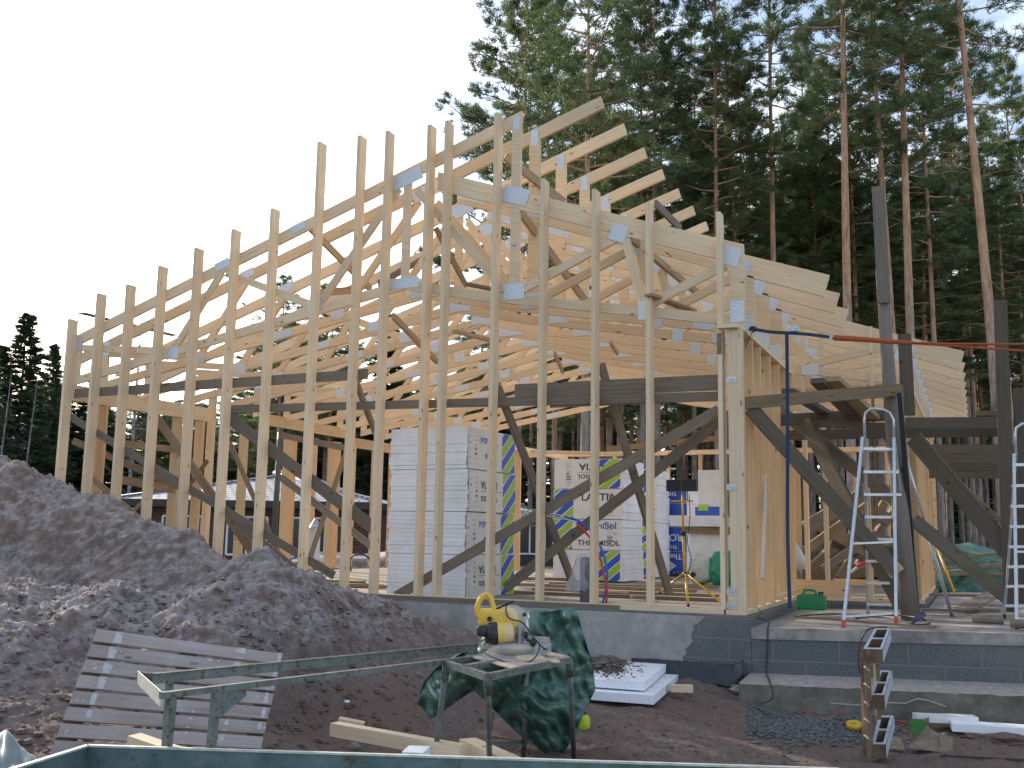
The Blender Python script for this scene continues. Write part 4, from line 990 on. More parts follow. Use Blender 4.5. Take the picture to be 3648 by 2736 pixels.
# =================================================================== surroundings
def rooftile():
    m, nt, b = newmat('grey_roof_tiles'); L = nt.links.new; tc = nod(nt, 'ShaderNodeTexCoord')
    br = nod(nt, 'ShaderNodeTexBrick', Scale=1.0); br.inputs['Brick Width'].default_value = .30; br.inputs['Row Height'].default_value = .32; br.inputs['Mortar Size'].default_value = .05; br.inputs['Mortar Smooth'].default_value = .3
    br.inputs['Color1'].default_value = (.30, .32, .36, 1); br.inputs['Color2'].default_value = (.36, .38, .42, 1); br.inputs['Mortar'].default_value = (.08, .085, .1, 1); L(tc.outputs['UV'], br.inputs['Vector'])
    L(br.outputs['Color'], b.inputs['Base Color']); b.inputs['Roughness'].default_value = .55; return m
M['tiles'] = rooftile()
def brickm():
    m, nt, b = newmat('dark_brick'); L = nt.links.new; tc = nod(nt, 'ShaderNodeTexCoord')
    br = nod(nt, 'ShaderNodeTexBrick', Scale=1.0); br.inputs['Brick Width'].default_value = .25; br.inputs['Row Height'].default_value = .08; br.inputs['Mortar Size'].default_value = .008
    br.inputs['Color1'].default_value = (.09, .035, .025, 1); br.inputs['Color2'].default_value = (.06, .025, .02, 1); br.inputs['Mortar'].default_value = (.12, .1, .09, 1); L(tc.outputs['UV'], br.inputs['Vector'])
    L(br.outputs['Color'], b.inputs['Base Color']); b.inputs['Roughness'].default_value = .9; return m
M['brick'] = brickm(); M['glass'] = plain('window_glass', (.03, .04, .05), .08); M['white_paint'] = plain('white_paint', (.62, .65, .7), .3)
def neighbour(name, label, u0, u1, ve0, ve1, vr0, vr1, ur0, ur1, D, depth, wallmat, zg=-1.0):
    A, B = PD(u0, ve0, D), PD(u1, ve1, D*.98); zE = (A.z+B.z)/2; A.z = B.z = zE
    e = (B-A).normalized(); nb_ = Vector((-e.y, e.x, 0)); 
    if nb_.dot(CF) < 0: nb_ = -nb_
    R0, R1 = PD(ur0, vr0, D+depth*.45), PD(ur1, vr1, D+depth*.45)
    zR = max(R0.z, zE+.6)
    t = thing(name, label, 'house', ((A+B)/2).xy.to_3d()+V(0, 0, zg))
    L_ = (B-A).length
    wb = MB(); i_ = .5
    c = [A+e*i_+nb_*i_, B-e*i_+nb_*i_, B-e*i_+nb_*(depth-i_), A+e*i_+nb_*(depth-i_)]
    for k in range(4):
        p, q = c[k], c[(k+1) % 4]; l = (q-p).length
        wb.face([V(p.x, p.y, zg), V(q.x, q.y, zg), V(q.x, q.y, zE+.05), V(p.x, p.y, zE+.05)], [(0, 0), (l, 0), (l, zE-zg), (0, zE-zg)])
    wb.build('wall', M[wallmat], t)
    r0 = A+nb_*depth/2+e*depth*.5; r1 = B+nb_*depth/2-e*depth*.5; r0.z = r1.z = zR
    C_, D_ = B+nb_*depth, A+nb_*depth; sl = math.hypot(depth/2, zR-zE)
    rb = MB(); rb.face([A, B, r1, r0], [(0, 0), (L_, 0), (L_-depth*.5, sl), (depth*.5, sl)]); rb.face([C_, D_, r0, r1], [(0, 0), (L_, 0), (L_-depth*.5, sl), (depth*.5, sl)])
    rb.face([B, C_, r1], [(0, 0), (depth, 0), (depth/2, sl)]); rb.face([D_, A, r0], [(0, 0), (depth, 0), (depth/2, sl)])
    rf = rb.build('roof', M['tiles'], t); fb = MB()
    for p, q in ((A, B), (B, C_), (C_, D_), (D_, A)): fb.beam(p-V(0, 0, .11), q-V(0, 0, .11), .04, .2)
    fb.build('fascia', M['black'], rf)
    rg = MB(); rg.tube([r0, r1], .09, 6); rg.tube([A, r0], .07, 6); rg.tube([B, r1], .07, 6); rg.build('ridge_tiles', M['tiles'], rf)
    for f in (.25, .5, .72):
        p = A+e*L_*f+nb_*(i_-.03); w = .6; z0 = zg+1.0
        fr = MB(); 
        for a, b_ in (((-w, 0), (w, 0)), ((-w, 1.1), (w, 1.1)), ((-w, 0), (-w, 1.1)), ((w, 0), (w, 1.1)), ((0, 0), (0, 1.1))): fr.beam(p+e*a[0]+V(0, 0, z0+a[1]-p.z), p+e*b_[0]+V(0, 0, z0+b_[1]-p.z), .06, .06, nb_)
        wf = fr.build('window', M['white_paint'], t); MB().prism([p+e*x+V(0, 0, z0+z-p.z)+nb_*.01 for x, z in ((-w, 0), (w, 0), (w, 1.1), (-w, 1.1))], nb_*.01).build('pane', M['glass'], wf)
    return t
neighbour('brick_house', 'low brick house with grey tiled roof behind the left studs', 400, 1345, 1768, 1797, 1676, 1706, 560, 1100, 30, 9, 'brick')
neighbour('outbuilding', 'low dark outbuilding with grey tiled roof between the insulation stacks', 1560, 2010, 1846, 1850, 1797, 1797, 1650, 1930, 40, 6, 'black')
# parked van (only its roof and top of the windows show over the soil heap)
vb = PD(515, 1905, 38); vb.z = -.65
t = thing('parked_van', 'white van parked behind the studs, only its roof showing above the soil heap', 'van', vb, YAW+1.45)
mb = MB(); prof = [(-.9, .45), (-.95, .9), (-.86, 1.55), (-.74, 1.98), (-.6, 2.08), (.6, 2.08), (.74, 1.98), (.86, 1.55), (.95, .9), (.9, .45)]
q0 = [(-2.2, 1, 1), (-1.9, 1, 1.0), (1.2, 1, 1.0), (1.75, .97, .96), (2.1, .95, .62), (2.5, .9, .5)]
rings = []
for x, sy, szc in q0: rings.append([Vector((x, y*sy, .45+(z-.45)*szc)) for y, z in prof])
for a, b_ in zip(rings, rings[1:]):
    for k in range(len(prof)-1): mb.face([a[k], a[k+1], b_[k+1], b_[k]], smooth=False)
    mb.face([a[-1], a[0], b_[0], b_[-1]])
mb.face(rings[0][::-1]); mb.face(rings[-1]); mb.build('body', M['white_paint'], t, rel=True)
for s in (-1, 1):
    MB().prism([(x, s*.885, z) for x, z in ((-1.6, 1.3), (1.3, 1.3), (1.5, 1.75), (-1.6, 1.75))], (0, s*.02, 0)).build('side_window', M['glass'], t, rel=True)
MB().prism([(2.13, -.6, 1.25), (2.13, .6, 1.25), (1.8, .55, 1.85), (1.8, -.55, 1.85)], (.02, 0, .01)).build('windscreen', M['glass'], t, rel=True)
for x in (-1.45, 1.55):
    for s in (-1, 1):
        wl = MB().lathe([(.0, -.1), (.3, -.1), (.33, -.06), (.33, .06), (.3, .1), (0, .1)], 20, Matrix.Translation((x, s*.85, .33)) @ Matrix.Rotation(1.5708, 4, 'X')).build('wheel', M['black'], t, rel=True)
# small lantern post light seen between studs
t = thing('garden_lantern', 'small white lantern post before the brick house between the studs', 'lantern', PD(1118, 1985, 16)); a = PD(1118, 2000, 16)
MB().box((a.x, a.y, a.z+.25), (.12, .12, .55)).build('post', M['white_paint'], t); MB().lathe([(.13, .0), (.02, .14), (0, .14)], 4, Matrix.Translation((a.x, a.y, a.z+.53))).build('cap', M['steel'], t)
# dirt heap behind the house
for nm_, lab, u, v, Y, r, sq in (('soil_heap', 'low heap of sandy soil beyond the slab, left of the near insulation stack', 1270, 2030, 12.6, 1.5, (2.2, 1, .5)),):
    c = P(u, v, 1, Y); o = blobobj(nm_, (c.x, c.y, -.55), r, 5, 'dirt', None, sq=sq, amp=.35); tag(o, kind='structure')
# overhead power lines at far left
pts0 = [PD(-200, 1095, 60), PD(2600, 1330, 60)]
# ------------------------------------------------------------ scaffolding at the entrance
sc1 = thing('timber_scaffold', 'rough timber scaffold with leaning round pole beside the house corner', 'scaffold', P(3245, 2205, 1, 1.35))
pb = P(3243, 2212, 1, 1.30); pm = P(3178, 1500, 1, 1.25); pt = P(3140, 960, 1, 1.2)
MB().tube([pb, pb+(pm-pb)*.5, pm, pt], [.095, .088, .075, .062], 14).build('pole', M['old_pole'], sc1)
MB().beam(P(3150, 1080, 1, 1.13), P(3128, 665, 1, 1.13), .13, .05, (0, 1, 0)).build('pole_extension', M['old_pole'], sc1)
def sb(u0, v0, Y0_, u1, v1, Y1_, h, t_=.05, mat='scaf', name='brace', par=None, up=(0, 0, 1)):
    return MB().beam(P(u0, v0, 1, Y0_), P(u1, v1, 1, Y1_), t_, h, up).build(name, M[mat], par or sc1)
sb(2655, 1436, .28, 3214, 1388, 1.15, .125, name='ledger', mat='brown_board'); MB().beam(P(3170, 2010, 1, 1.12), P(3198, 2042, 1, 1.14), .052, .155).build('sawn_end', M['tan_board'], sc1)
sb(2716, 1500, 2.3, 3180, 1476, 2.3, .14, name='ledger'); sb(3225, 1508, 2.3, 3580, 1506, 2.3, .13, name='ledger')
sb(2740, 1552, 2.9, 3580, 1536, 2.9, .12, name='ledger'); sb(2860, 1508, 2.2, 3180, 1520, 2.0, .08, name='ledger')
sb(2672, 1452, .34, 3196, 2040, 1.15, .15, mat='scaf')
sb(2868, 1500, 2.2, 3205, 2150, 1.5, .16, mat='scaf'); sb(2765, 1452, 2.7, 3215, 1800, 1.7, .14, mat='scaf')
sb(3222, 1190, 1.55, 3236, 1480, 1.55, .14, .04, name='post', up=(1, 0, 0)); sb(3205, 1400, 1.0, 3268, 2190, 1.55, .05, .05, 'black', name='post')
sb(3255, 1852, 1.5, 3600, 2140, 1.9, .14, mat='scaf'); sb(3255, 1560, 2.2, 3600, 1975, 1.9, .19, mat='scaf'); sb(3262, 1575, 2.8, 3600, 1890, 2.6, .05, mat='brown_board')
sc2 = thing('timber_scaffold', 'second timber scaffold with square post standing at the right edge of the picture', 'scaffold', P(3600, 2170, 1, 1.9))
MB().beam(P(3602, 2180, 1, 1.9), P(3563, 1072, 1, 1.9), .14, .10, (0, 1, 0)).build('post', M['scaf'], sc2)
MB().beam(P(3640, 2150, 1, 2.6), P(3632, 1385, 1, 2.6), .13, .13, (0, 1, 0)).build('post', M['scaf'], sc2)
MB().beam(P(3665, 2150, 1, 2.3), P(3655, 1432, 1, 2.3), .2, .13, (0, 1, 0)).build('post', M['scaf'], sc2)
for v0, v1, Y in ((1600, 1600, 4.5), (1632, 1634, 5.2), (1664, 1666, 6.0), (1690, 1692, 6.8)): sb(3310, v0, Y, 3680, v1, Y, .12, name='ledger', par=sc2)
for u, v, Y, l in ((3515, 1480, 3.0, .5), (3500, 1540, 6.5, .7), (3490, 1682, 7.2, .7)):
    a = P(u, v, 1, Y); MB().box((a.x, a.y, a.z), (.24, l, .05)).build('deck_end', M['brown_board'], sc2)
for (u, v, u2, v2, Y, w, th, mat, lab) in ((2806, 1392, 2940, 1471, .62, .13, .05, 'scaf', 'narrow scaffold plank nearest the house corner'), (2910, 1356, 3059, 1500, .80, .14, .055, 'scaf', 'dark scaffold plank in the middle of the three'), (2962, 1350, 3112, 1494, .90, .18, .055, 'tan_board', 'pale scaffold plank right of the dark one')):
    o = MB().beam(P(u, v, 1, Y), P(u2, v2, 1, 2.36), w, th).build('scaffold_plank', M[mat]); tag(o, lab, 'plank', 'planks laid across the scaffold')
# ------------------------------------------------------------ ladders
M['alu'] = speckle('aluminium', (.50, .52, .56), (.66, .68, .72), 40, .35, metallic=.7, bstr=0)
M['red_foot'] = plain('red_rubber', (.45, .06, .03), .6)
def ladder(label, LF, RF, LT, RT, LB, RB, n=8, zoff=None):
    t = thing('step_ladder', label, 'ladder', (LF+RB)/2, 0, 'aluminium step ladders on the terrace')
    for a, b_ in ((LF, LT), (RF, RT)):
        MB().beam(a, b_, .028, .055, (0, 1, 0)).build('front_leg', M['alu'], t); MB().beam(a-(b_-a)*.005, a+(b_-a)*.03, .034, .062, (0, 1, 0)).build('rubber_foot', M['red_foot'], t)
    tl, trr = LT+V(.0, .03, .18), RT+V(0, .03, .18)
    for a, b_ in ((LB, LT+V(.02, .03, 0)), (RB, RT+V(0, .03, 0))):
        MB().beam(a, b_, .025, .06, (0, 1, 0)).build('rail', M['alu'], t)
        MB().beam(a-(b_-a)*.004, a+(b_-a)*.02, .03, .066, (0, 1, 0)).build('rubber_foot', M['black'], t)
    hp = [LT+V(.02, .03, 0), LT+V(.02, .03, .2), LT+V(.035, .03, .27), LT+V(.09, .03, .31), RT+V(-.09, .03, .31), RT+V(-.03, .03, .27), RT+V(0, .03, .2), RT+V(0, .03, 0)]
    MB().tube(hp, .014, 8).build('hand_rail', M['alu'], t)
    for k in range(n):
        f = .07+.87*k/(n-1); a, b_ = LB+(LT-LB)*f, RB+(RT-RB)*f; MB().beam(a, b_, .08, .028).build('step', M['alu'], t)
    for f in (.05, .42): MB().beam(LF+(LT-LF)*f, RF+(RT-RF)*f, .015, .02).build('cross_bar', M['alu'], t)
    return t
LF, RF = P(3004, 2234, 1, .15), P(3193, 2220, 1, .35); LT, RT = P(3073, 1560, 1, .9), P(3185, 1562, 1, 1.0); LB, RB = P(3092, 2194, 1, 1.75), P(3266, 2200, 1, 1.7)
ladder('aluminium step ladder standing open in front of the leaning scaffold pole', LF, RF, LT, RT, LB, RB)
LF, RF = P(3622, 2236, 1, .4), P(3800, 2238, 1, .45); LT, RT = P(3612, 1620, 1, 1.0), P(3730, 1620, 1, 1.1); LB, RB = P(3578, 2196, 1, 1.8), P(3790, 2196, 1, 1.8)
ladder('aluminium step ladder cut off by the right edge of the picture', LF, RF, LT, RT, LB, RB)
a, b_ = P(3392, 2198, 1, 2.0), P(3226, 1625, 1, 1.45); t = thing('metal_prop', 'thin aluminium prop leaning left against the scaffold pole', 'prop', a)
MB().tube([a, a+(b_-a)*.55], .019, 8).build('outer_tube', M['alu'], t); MB().tube([a+(b_-a)*.53, b_], .015, 8).build('inner_tube', M['alu'], t); MB().tube([a-(b_-a)*.01, a+(b_-a)*.01], .024, 8).build('foot', M['black'], t); MB().tube([a+(b_-a)*.52, a+(b_-a)*.55], .026, 8).build('collar', M['black'], t)
# ------------------------------------------------------------ strap and rope
M['strap_blue'] = plain('blue_webbing', (.02, .045, .10), .85); M['strap_dark'] = plain('dark_webbing', (.03, .04, .05), .85); M['orange'] = speckle('orange_rope', (.30, .06, .02), (.46, .11, .035), 60, .85, bdist=.004)
def ribbon(mb, pts, w, upv):
    pts = curve(pts, 4); up_ = Vector(upv)
    for a, b_ in zip(pts, pts[1:]): mb.beam(a, b_+(b_-a)*.02, .004, w, up_)
t = thing('ratchet_strap', 'blue ratchet strap stretched from the house corner to the orange sling', 'strap', P(2682, 1172, 1, .3))
YR = .25
mb = MB(); ribbon(mb, [P(2682, 1172, 1, YR), P(2740, 1182, 1, YR+.05), P(2800, 1186, 1, YR+.1)], .035, (0, 0, 1)); mb.build('dark_webbing', M['strap_dark'], t)
mb = MB(); ribbon(mb, [P(2800, 1186, 1, YR+.1), P(2870, 1190, 1, YR+.15), P(2955, 1201, 1, YR+.2)], .035, (0, 0, 1)); mb.build('blue_webbing', M['strap_blue'], t)
mb = MB(); ribbon(mb, [P(2803, 1190, 1, YR+.08), P(2806, 1500, 1, YR+.05), P(2806, 1900, 1, YR), P(2814, 2165, 1, YR)], .036, (1, 0, 0)); mb.build('hanging_tail', M['strap_blue'], t)
mb = MB(); ribbon(mb, [P(2684, 1172, 1, YR), P(2672, 1200, 1, YR-.02), P(2655, 1238, 1, YR-.05)], .03, (0, 1, .3)); mb.build('loose_end', M['strap_dark'], t)
c = P(2830, 1182, 1, YR+.05); b = MB().box((c.x, c.y-.02, c.z+.012), (.10, .05, .02)); b.box((c.x-.03, c.y-.02, c.z+.035), (.012, .05, .04)); b.box((c.x+.03, c.y-.02, c.z+.035), (.012, .05, .04)); b.box((c.x, c.y-.02, c.z+.05), (.08, .012, .02)); b.build('ratchet', M['steel'], t)
hk = P(2682, 1172, 1, YR); MB().tube([hk+V(.02*math.cos(a_)+.0, -.02, .03*math.sin(a_)-.05) for a_ in np.linspace(1.5, 6, 10)], .006, 6).build('hook', M['steel'], t)
blobobj('knot', hk, .04, 4, 'strap_dark', t, sq=(1, 1, .8))
hk = P(2962, 1203, 1, YR+.2); MB().tube([hk+V(.02*math.cos(a_), 0, .02*math.sin(a_)) for a_ in np.linspace(0, 5, 9)], .006, 6).build('hook', M['steel'], t)
t = thing('lifting_sling', 'orange sling and two orange ropes running off to the right', 'sling', P(2965, 1200, 1, .5))
MB().tube(curve([P(2965, 1201, 1, .5), P(2985, 1204, 1, .5), P(3060, 1208, 1, .5), P(3160, 1216, 1, .55), P(3250, 1222, 1, .6)]), .0001, 3) 
pp = curve([P(2965, 1201, 1, .5), P(2985, 1204, 1, .5), P(3060, 1208, 1, .5), P(3160, 1216, 1, .55), P(3250, 1222, 1, .6)]); n_ = len(pp)
MB().tube(pp, [.012+.022*math.sin(min(1, i/6)*1.57)*(1-.55*i/n_) for i in range(n_)], 10).build('sling_body', M['orange'], t)
MB().tube(curve([P(3240, 1220, 1, .6), P(3400, 1225, 1, .6), P(3760, 1227, 1, .6)]), .011, 8).build('rope', M['orange'], t)
MB().tube(curve([P(3240, 1222, 1, .62), P(3400, 1233, 1, .6), P(3760, 1258, 1, .6)]), .011, 8).build('rope', M['orange'], t)
# ------------------------------------------------------------ small things on the terrace
M['can'] = speckle('green_plastic', (.005, .16, .05), (.01, .22, .075), 8, .4, bstr=0)
def rbox(c, d, r=.02, rz=0, seg=3):
    bm = bmesh.new(); bmesh.ops.create_cube(bm, size=1)
    for v in bm.verts: v.co = Vector((v.co.x*d[0], v.co.y*d[1], v.co.z*d[2]))
    bmesh.ops.bevel(bm, geom=bm.edges[:], offset=r, segments=seg, affect='EDGES', profile=.6)
    Mx = Matrix.Translation(c) @ Matrix.Rotation(rz, 4, 'Z'); bm.transform(Mx); me = bpy.data.meshes.new('b'); bm.to_mesh(me); bm.free(); me.polygons.foreach_set('use_smooth', [True]*len(me.polygons)); return me
def rb(name, mat, par, c, d, r=.02, rz=0):
    me = rbox(c, d, r, rz); me.name = name; me.materials.append(M[mat]); o = bpy.data.objects.new(name, me); COL.objects.link(o)
    if par: o.parent = par; o.matrix_parent_inverse = wmat(par).inverted()
    return o
c = P(2888, 2176, 1, 1.55); t = thing('jerry_can', 'green plastic jerry can standing by the timber sill', 'fuel can', c)
rb('body', 'can', t, (c.x, c.y+.09, c.z+.085), (.31, .17, .16), .025); rb('shoulder', 'can', t, (c.x, c.y+.09, c.z+.155), (.24, .13, .05), .02)
MB().tube(curve([(c.x-.09, c.y+.09, c.z+.17), (c.x-.075, c.y+.09, c.z+.215), (c.x+.03, c.y+.09, c.z+.215), (c.x+.05, c.y+.09, c.z+.17)]), .013, 8).build('handle', M['can'], t)
MB().lathe([(.03, 0), (.03, .035), (0, .035)], 12, Matrix.Translation((c.x+.1, c.y+.09, c.z+.17))).build('cap', M['black'], t)
a, b_ = P(2768, 2122, 1, 1.3), P(2872, 2092, 1, 1.9); t = thing('wooden_shaft', 'thin wooden tool shaft with yellow tip lying over the sill', 'tool handle', a); MB().tube([a, a+(b_-a)*.7], .012, 8).build('shaft', M['pine'], t); MB().tube([a+(b_-a)*.7, b_], .013, 8).build('painted_tip', M['yellow'], t)
for uv, Y, lab in (([(2700, 2170), (2712, 2182), (2700, 2200), (2725, 2208), (2740, 2220), (2735, 2240), (2735, 2300), (2730, 2390), (2740, 2424), (2752, 2462), (2747, 2492), (2705, 2508)], None, 'dark cable hanging over the terrace edge down to the gravel'),):
    ys = [.35, .2, .05, .0, -.05, -.125, -.125, -.16, -.52, -.72, -.74, -.80]; p = [P(u, v, 1, y) for (u, v), y in zip(uv, ys)]; o = MB().tube(curve(p), .007, 6).build('cable', M['black']); tag(o, lab, 'cable')
p = [P(u, v, 1, y) for u, v, y in ((2850, 2195, .9), (2900, 2190, 1.0), (2990, 2188, 1.1), (3060, 2200, .8), (3150, 2192, 1.0), (3240, 2196, .9), (3300, 2210, .6), (3310, 2222, .4), (3250, 2222, .4), (3190, 2205, .7), (3100, 2196, .9), (3050, 2205, .7))]
o = MB().tube(curve(p), .008, 6).build('cable', M['black']); tag(o, 'black cable lying in loops around the ladder feet', 'cable')
o = sb(2830, 2196, .8, 3335, 2236, .05, .02, .03, 'brown_board', 'batten', None); 
o.parent = None; o.matrix_parent_inverse = Matrix.Identity(4); tag(o, 'long thin batten lying at a slant across the terrace by the ladder', 'batten')
M['blue_grip'] = plain('dark_blue_grip', (.03, .04, .1), .5)
a, b_ = P(3250, 2215, 1, .5), P(3288, 2188, 1, .75); t = thing('hand_tool', 'dark blue gripped tool lying at the foot of the round pole', 'tool', a); MB().tube([a, b_], [.022, .03], 10).build('grip', M['blue_grip'], t); MB().tube([a-(b_-a)*.5, a], .009, 6).build('shank', M['steel'], t)
for u, v, Y, lab, L_ in ((3520, 2222, .35, 'short dark timber offcut with red end on the terrace', .26), (3650, 2238, .2, 'round timber end at the foot of the right ladder', .22)):
    c = P(u, v, 1, Y); o = MB().tube([c+V(-L_/2, .04, .035), c+V(L_/2, 0, .035)], [.038, .04], 10).build('log_offcut', M['old_timber']); tag(o, lab, 'log')
for i, (u0, v0, u1, v1, Y0_, Y1_, lab) in enumerate(((3280, 2172, 3560, 2176, 2.2, 2.3, 'dark board lying across the back of the terrace'), (3420, 2170, 3530, 2110, 2.6, 4.6, 'left grey plank fanned out on the back of the terrace'), (3460, 2170, 3560, 2112, 2.6, 4.4, 'right grey plank fanned out on the back of the terrace'), (3310, 2118, 3590, 2124, 4.6, 4.6, 'pale board behind the fanned planks on the terrace'))):
    a, b_ = P(u0, v0, 1, Y0_), P(u1, v1, 1, Y1_); o = MB().beam(a, b_, .12, .03).build('loose_board', M['old_timber' if i % 2 else 'grey_board']); tag(o, lab, 'board', 'loose boards on the terrace')
# timber pile and lumber behind the wing
rr = random.Random(9)
t = thing('lumber_heap', 'untidy heap of brown planks and poles inside the wing behind the ladder', 'lumber', P(2980, 2080, 1, 6.0))
for i, (u0, v0, u1, v1) in enumerate(((2870, 1880, 3060, 1770), (2870, 1960, 3090, 1800), (2930, 2030, 3120, 1900), (2900, 1860, 3080, 1960), (2960, 1930, 3130, 2010), (2880, 2030, 2990, 1930), (3020, 1790, 3160, 1850), (2990, 2060, 3150, 1790), (3080, 1960, 3190, 1810), (2860, 2050, 3160, 2030), (3050, 2000, 3180, 2070))):
    Y = 5.5+.25*i; MB().beam(P(u0, v0, 1, Y), P(u1, v1, 1, Y+.3), .12, .12 if i % 3 else .2).build('plank', M['brown_board' if i % 2 else 'old_timber'], t)
o = blobobj('dark_mound', P(3060, 2030, 1, 9.5), 1.0, 8, 'forest_floor', None, sq=(1.3, .8, .6), amp=.3); o.name = 'rubbish_pile'; tag(o, 'dark pile of rubbish behind the brown planks in the wing', 'rubbish pile')
M['tarp_green'] = speckle('green_tarpaulin', (.018, .075, .055), (.045, .14, .10), 7, .42, (.10, .19, .16), 3.5, .5, .02)
c = P(3480, 2020, 1, 9.5); o = blobobj('tarpaulin', c+V(0, 0, -.2), 1.5, 6, 'tarp_green', None, sq=(1.1, .8, .36), amp=.35); tag(o, 'dull green tarpaulin spread over a pile beyond the terrace', 'tarpaulin')
for i, (u0, v0, u1, v1) in enumerate(((3270, 2030, 3610, 2010), (3250, 2010, 3590, 1968), (3330, 2046, 3600, 2044))):
    a, b_ = P(u0, v0, 1, 7.6+.3*i), P(u1, v1, 1, 7.8+.3*i); o = MB().beam(a, b_, .1, .045).build('long_board', M['brown_board']); tag(o, ('long board resting level on the green tarpaulin', 'highest long board slanting over the green tarpaulin', 'lowest brown board on the green tarpaulin')[i], 'board', 'boards resting on the green tarpaulin')
a, b_ = P(3330, 1930, 1, 6.5), P(3400, 2110, 1, 6.0); o = MB().tube([a, b_], .018, 8).build('yellow_pole', M['yellow']); tag(o, 'thin yellow pole leaning beside the wing wall', 'pole')
o = pipe('cable_coil', 'red and white hose ends sticking up inside the wing behind the ladder', 'hose', [(3030, 2040), (3060, 2018), (3090, 2008), (3100, 2006)], 4.5, .02, 'white_pipe'); MB().tube([P(3052, 2016, 1, 4.45), P(3090, 2003, 1, 4.45)], .028, 8).build('red_sleeve', M['red'], o)
c = P(2858, 2012, 1, 8.0); o = MB().lathe([(.0, -.4), (.11, -.4), (.11, .4), (.09, .4), (.09, -.3)], 14, Matrix.Translation(c) @ Matrix.Rotation(-.5, 4, 'Y')).build('drain_pipe', M['white_pipe']); tag(o, 'pale drain pipe length leaning in the wing behind the wall studs', 'drain pipe')
# =================================================================== foreground
# ---- slatted pallet leaning on the soil heap
def quadpt(Q, s, t): return (Q[0]*(1-s)+Q[1]*s)*(1-t) + (Q[3]*(1-s)+Q[2]*s)*t
M['grey_slat'] = wood('frosty_grey_slat', (.34, .285, .265), (.21, .17, .155), var=.10, rough=.8, stain=(.42, .40, .42))
TL, TR = PD(345, 2240, 6.45), PD(1008, 2328, 6.55); BL, BR = PD(150, 2760, 5.85), PD(900, 2790, 5.8)
Q = [TL, TR, BR, BL]; nrm = (TR-TL).cross(BL-TL).normalized()
if nrm.dot(CAM-TL) < 0: nrm = -nrm
M['clay2'] = wood('dark_bearer', (.09, .055, .045), (.05, .03, .025))
pal = thing('slatted_pallet', 'grey weathered slatted wooden pallet with white paint streaks leaning on the soil heap', 'pallet', (BL+BR)/2)
ns = 9
for i in range(ns):
    t0, t1 = i/ns+.002, (i+1)/ns-.021
    q = [quadpt(Q, 0, t0), quadpt(Q, 1, t0), quadpt(Q, 1, t1), quadpt(Q, 0, t1)]
    MB().hexa([q[0], q[3], q[3]-nrm*.022, q[0]-nrm*.022, q[1], q[2], q[2]-nrm*.022, q[1]-nrm*.022]).build('slat', M['grey_slat'], pal)
for s in (.04, .5, .95):
    a, b = quadpt(Q, s, .01), quadpt(Q, s, .98); MB().beam(a-nrm*.068, b-nrm*.068, .09, .09, nrm).build('bearer', M['clay2'], pal)
M['paint_drip'] = speckle('dried_white_paint', (.38, .38, .40), (.5, .5, .52), 30, .9, bstr=0)
dp = MB(); rr = random.Random(4)
for s0, ta, tb_, w in ((.125, 0, .42, .022), (.115, .42, .62, .014), (.775, 0, .2, .024), (.63, .1, .26, .012), (.97, .3, .62, .012), (.8, .55, .74, .01), (.985, .0, .2, .012), (.62, .5, .8, .006)):
    k = int((tb_-ta)*60)
    for j in range(k):
        ti = ta+(tb_-ta)*j/k; fr = (ti*ns) % 1
        if fr > .76: continue
        s1 = s0+.006*noise.noise((ti*9, s0*5, 0)); w1 = w*(.7+.5*noise.noise((ti*14, s0*9, 1))+.2); dt = (tb_-ta)/k
        q = [quadpt(Q, s1-w1, ti), quadpt(Q, s1+w1, ti), quadpt(Q, s1+w1, min(ti+dt, (int(ti*ns)+.79)/ns)), quadpt(Q, s1-w1, min(ti+dt, (int(ti*ns)+.79)/ns))]
        dp.face([p+nrm*.002 for p in q])
for k in range(70):
    s1, ti = rr.choice([rr.uniform(0, .1), rr.uniform(.9, 1), rr.random()]), rr.uniform(0, .97)
    if (ti*ns) % 1 > .7: continue
    r = rr.uniform(.002, .007); c = quadpt(Q, s1, ti)+nrm*.0025; e1 = (TR-TL).normalized(); e2 = (BL-TL).normalized()
    dp.face([c+(e1*math.cos(a)*rr.uniform(.6, 1.4)+e2*math.sin(a)*rr.uniform(.8, 1.6))*r*1.3 for a in np.linspace(0, 6.28, 8)[:-1]])
dp.build('paint_marks', M['paint_drip'], pal)
# ---- open steel tray at the bottom edge (seen from above its far wall)
def rusty(name, c1, c2, rust=.6, sc_=5):
    m, nt, b = newmat(name); L = nt.links.new; tc = nod(nt, 'ShaderNodeTexCoord')
    n1 = nod(nt, 'ShaderNodeTexNoise', Scale=float(sc_), Detail=7.0, Roughness=.7); L(tc.outputs['Object'], n1.inputs['Vector'])
    n2 = nod(nt, 'ShaderNodeTexNoise', Scale=sc_*3.1, Detail=6.0, Roughness=.75); L(tc.outputs['Object'], n2.inputs['Vector'])
    col = ramp(nt, n1.outputs['Fac'], [(.35, c1), (.65, c2)])
    col = mixc(nt, ramp(nt, n2.outputs['Fac'], [(rust-.03, (0, 0, 0)), (rust+.03, (1, 1, 1))]), col, (.11, .055, .03))
    L(col, b.inputs['Base Color']); b.inputs['Roughness'].default_value = .5; b.inputs['Metallic'].default_value = .25; bump(nt, b, n2.outputs['Fac'], .2, .004); return m
M['tray'] = rusty('blue_green_painted_steel', (.06, .11, .115), (.15, .21, .215), .62)
M['rail'] = rusty('grey_green_painted_steel', (.11, .135, .13), (.18, .215, .205), .57, 9)
M['rim'] = speckle('worn_bright_rim', (.42, .43, .40), (.62, .62, .58), 20, .5, metallic=.3, bstr=0)
zr = -.30
C1, C2 = P(312, 2656, 2, zr), P(2990, 2740, 2, zr); C0 = P(-150, 2800, 2, zr); ed = (C1-C0).normalized(); C0 = C1-ed*1.6; C3 = C2-ed*1.6
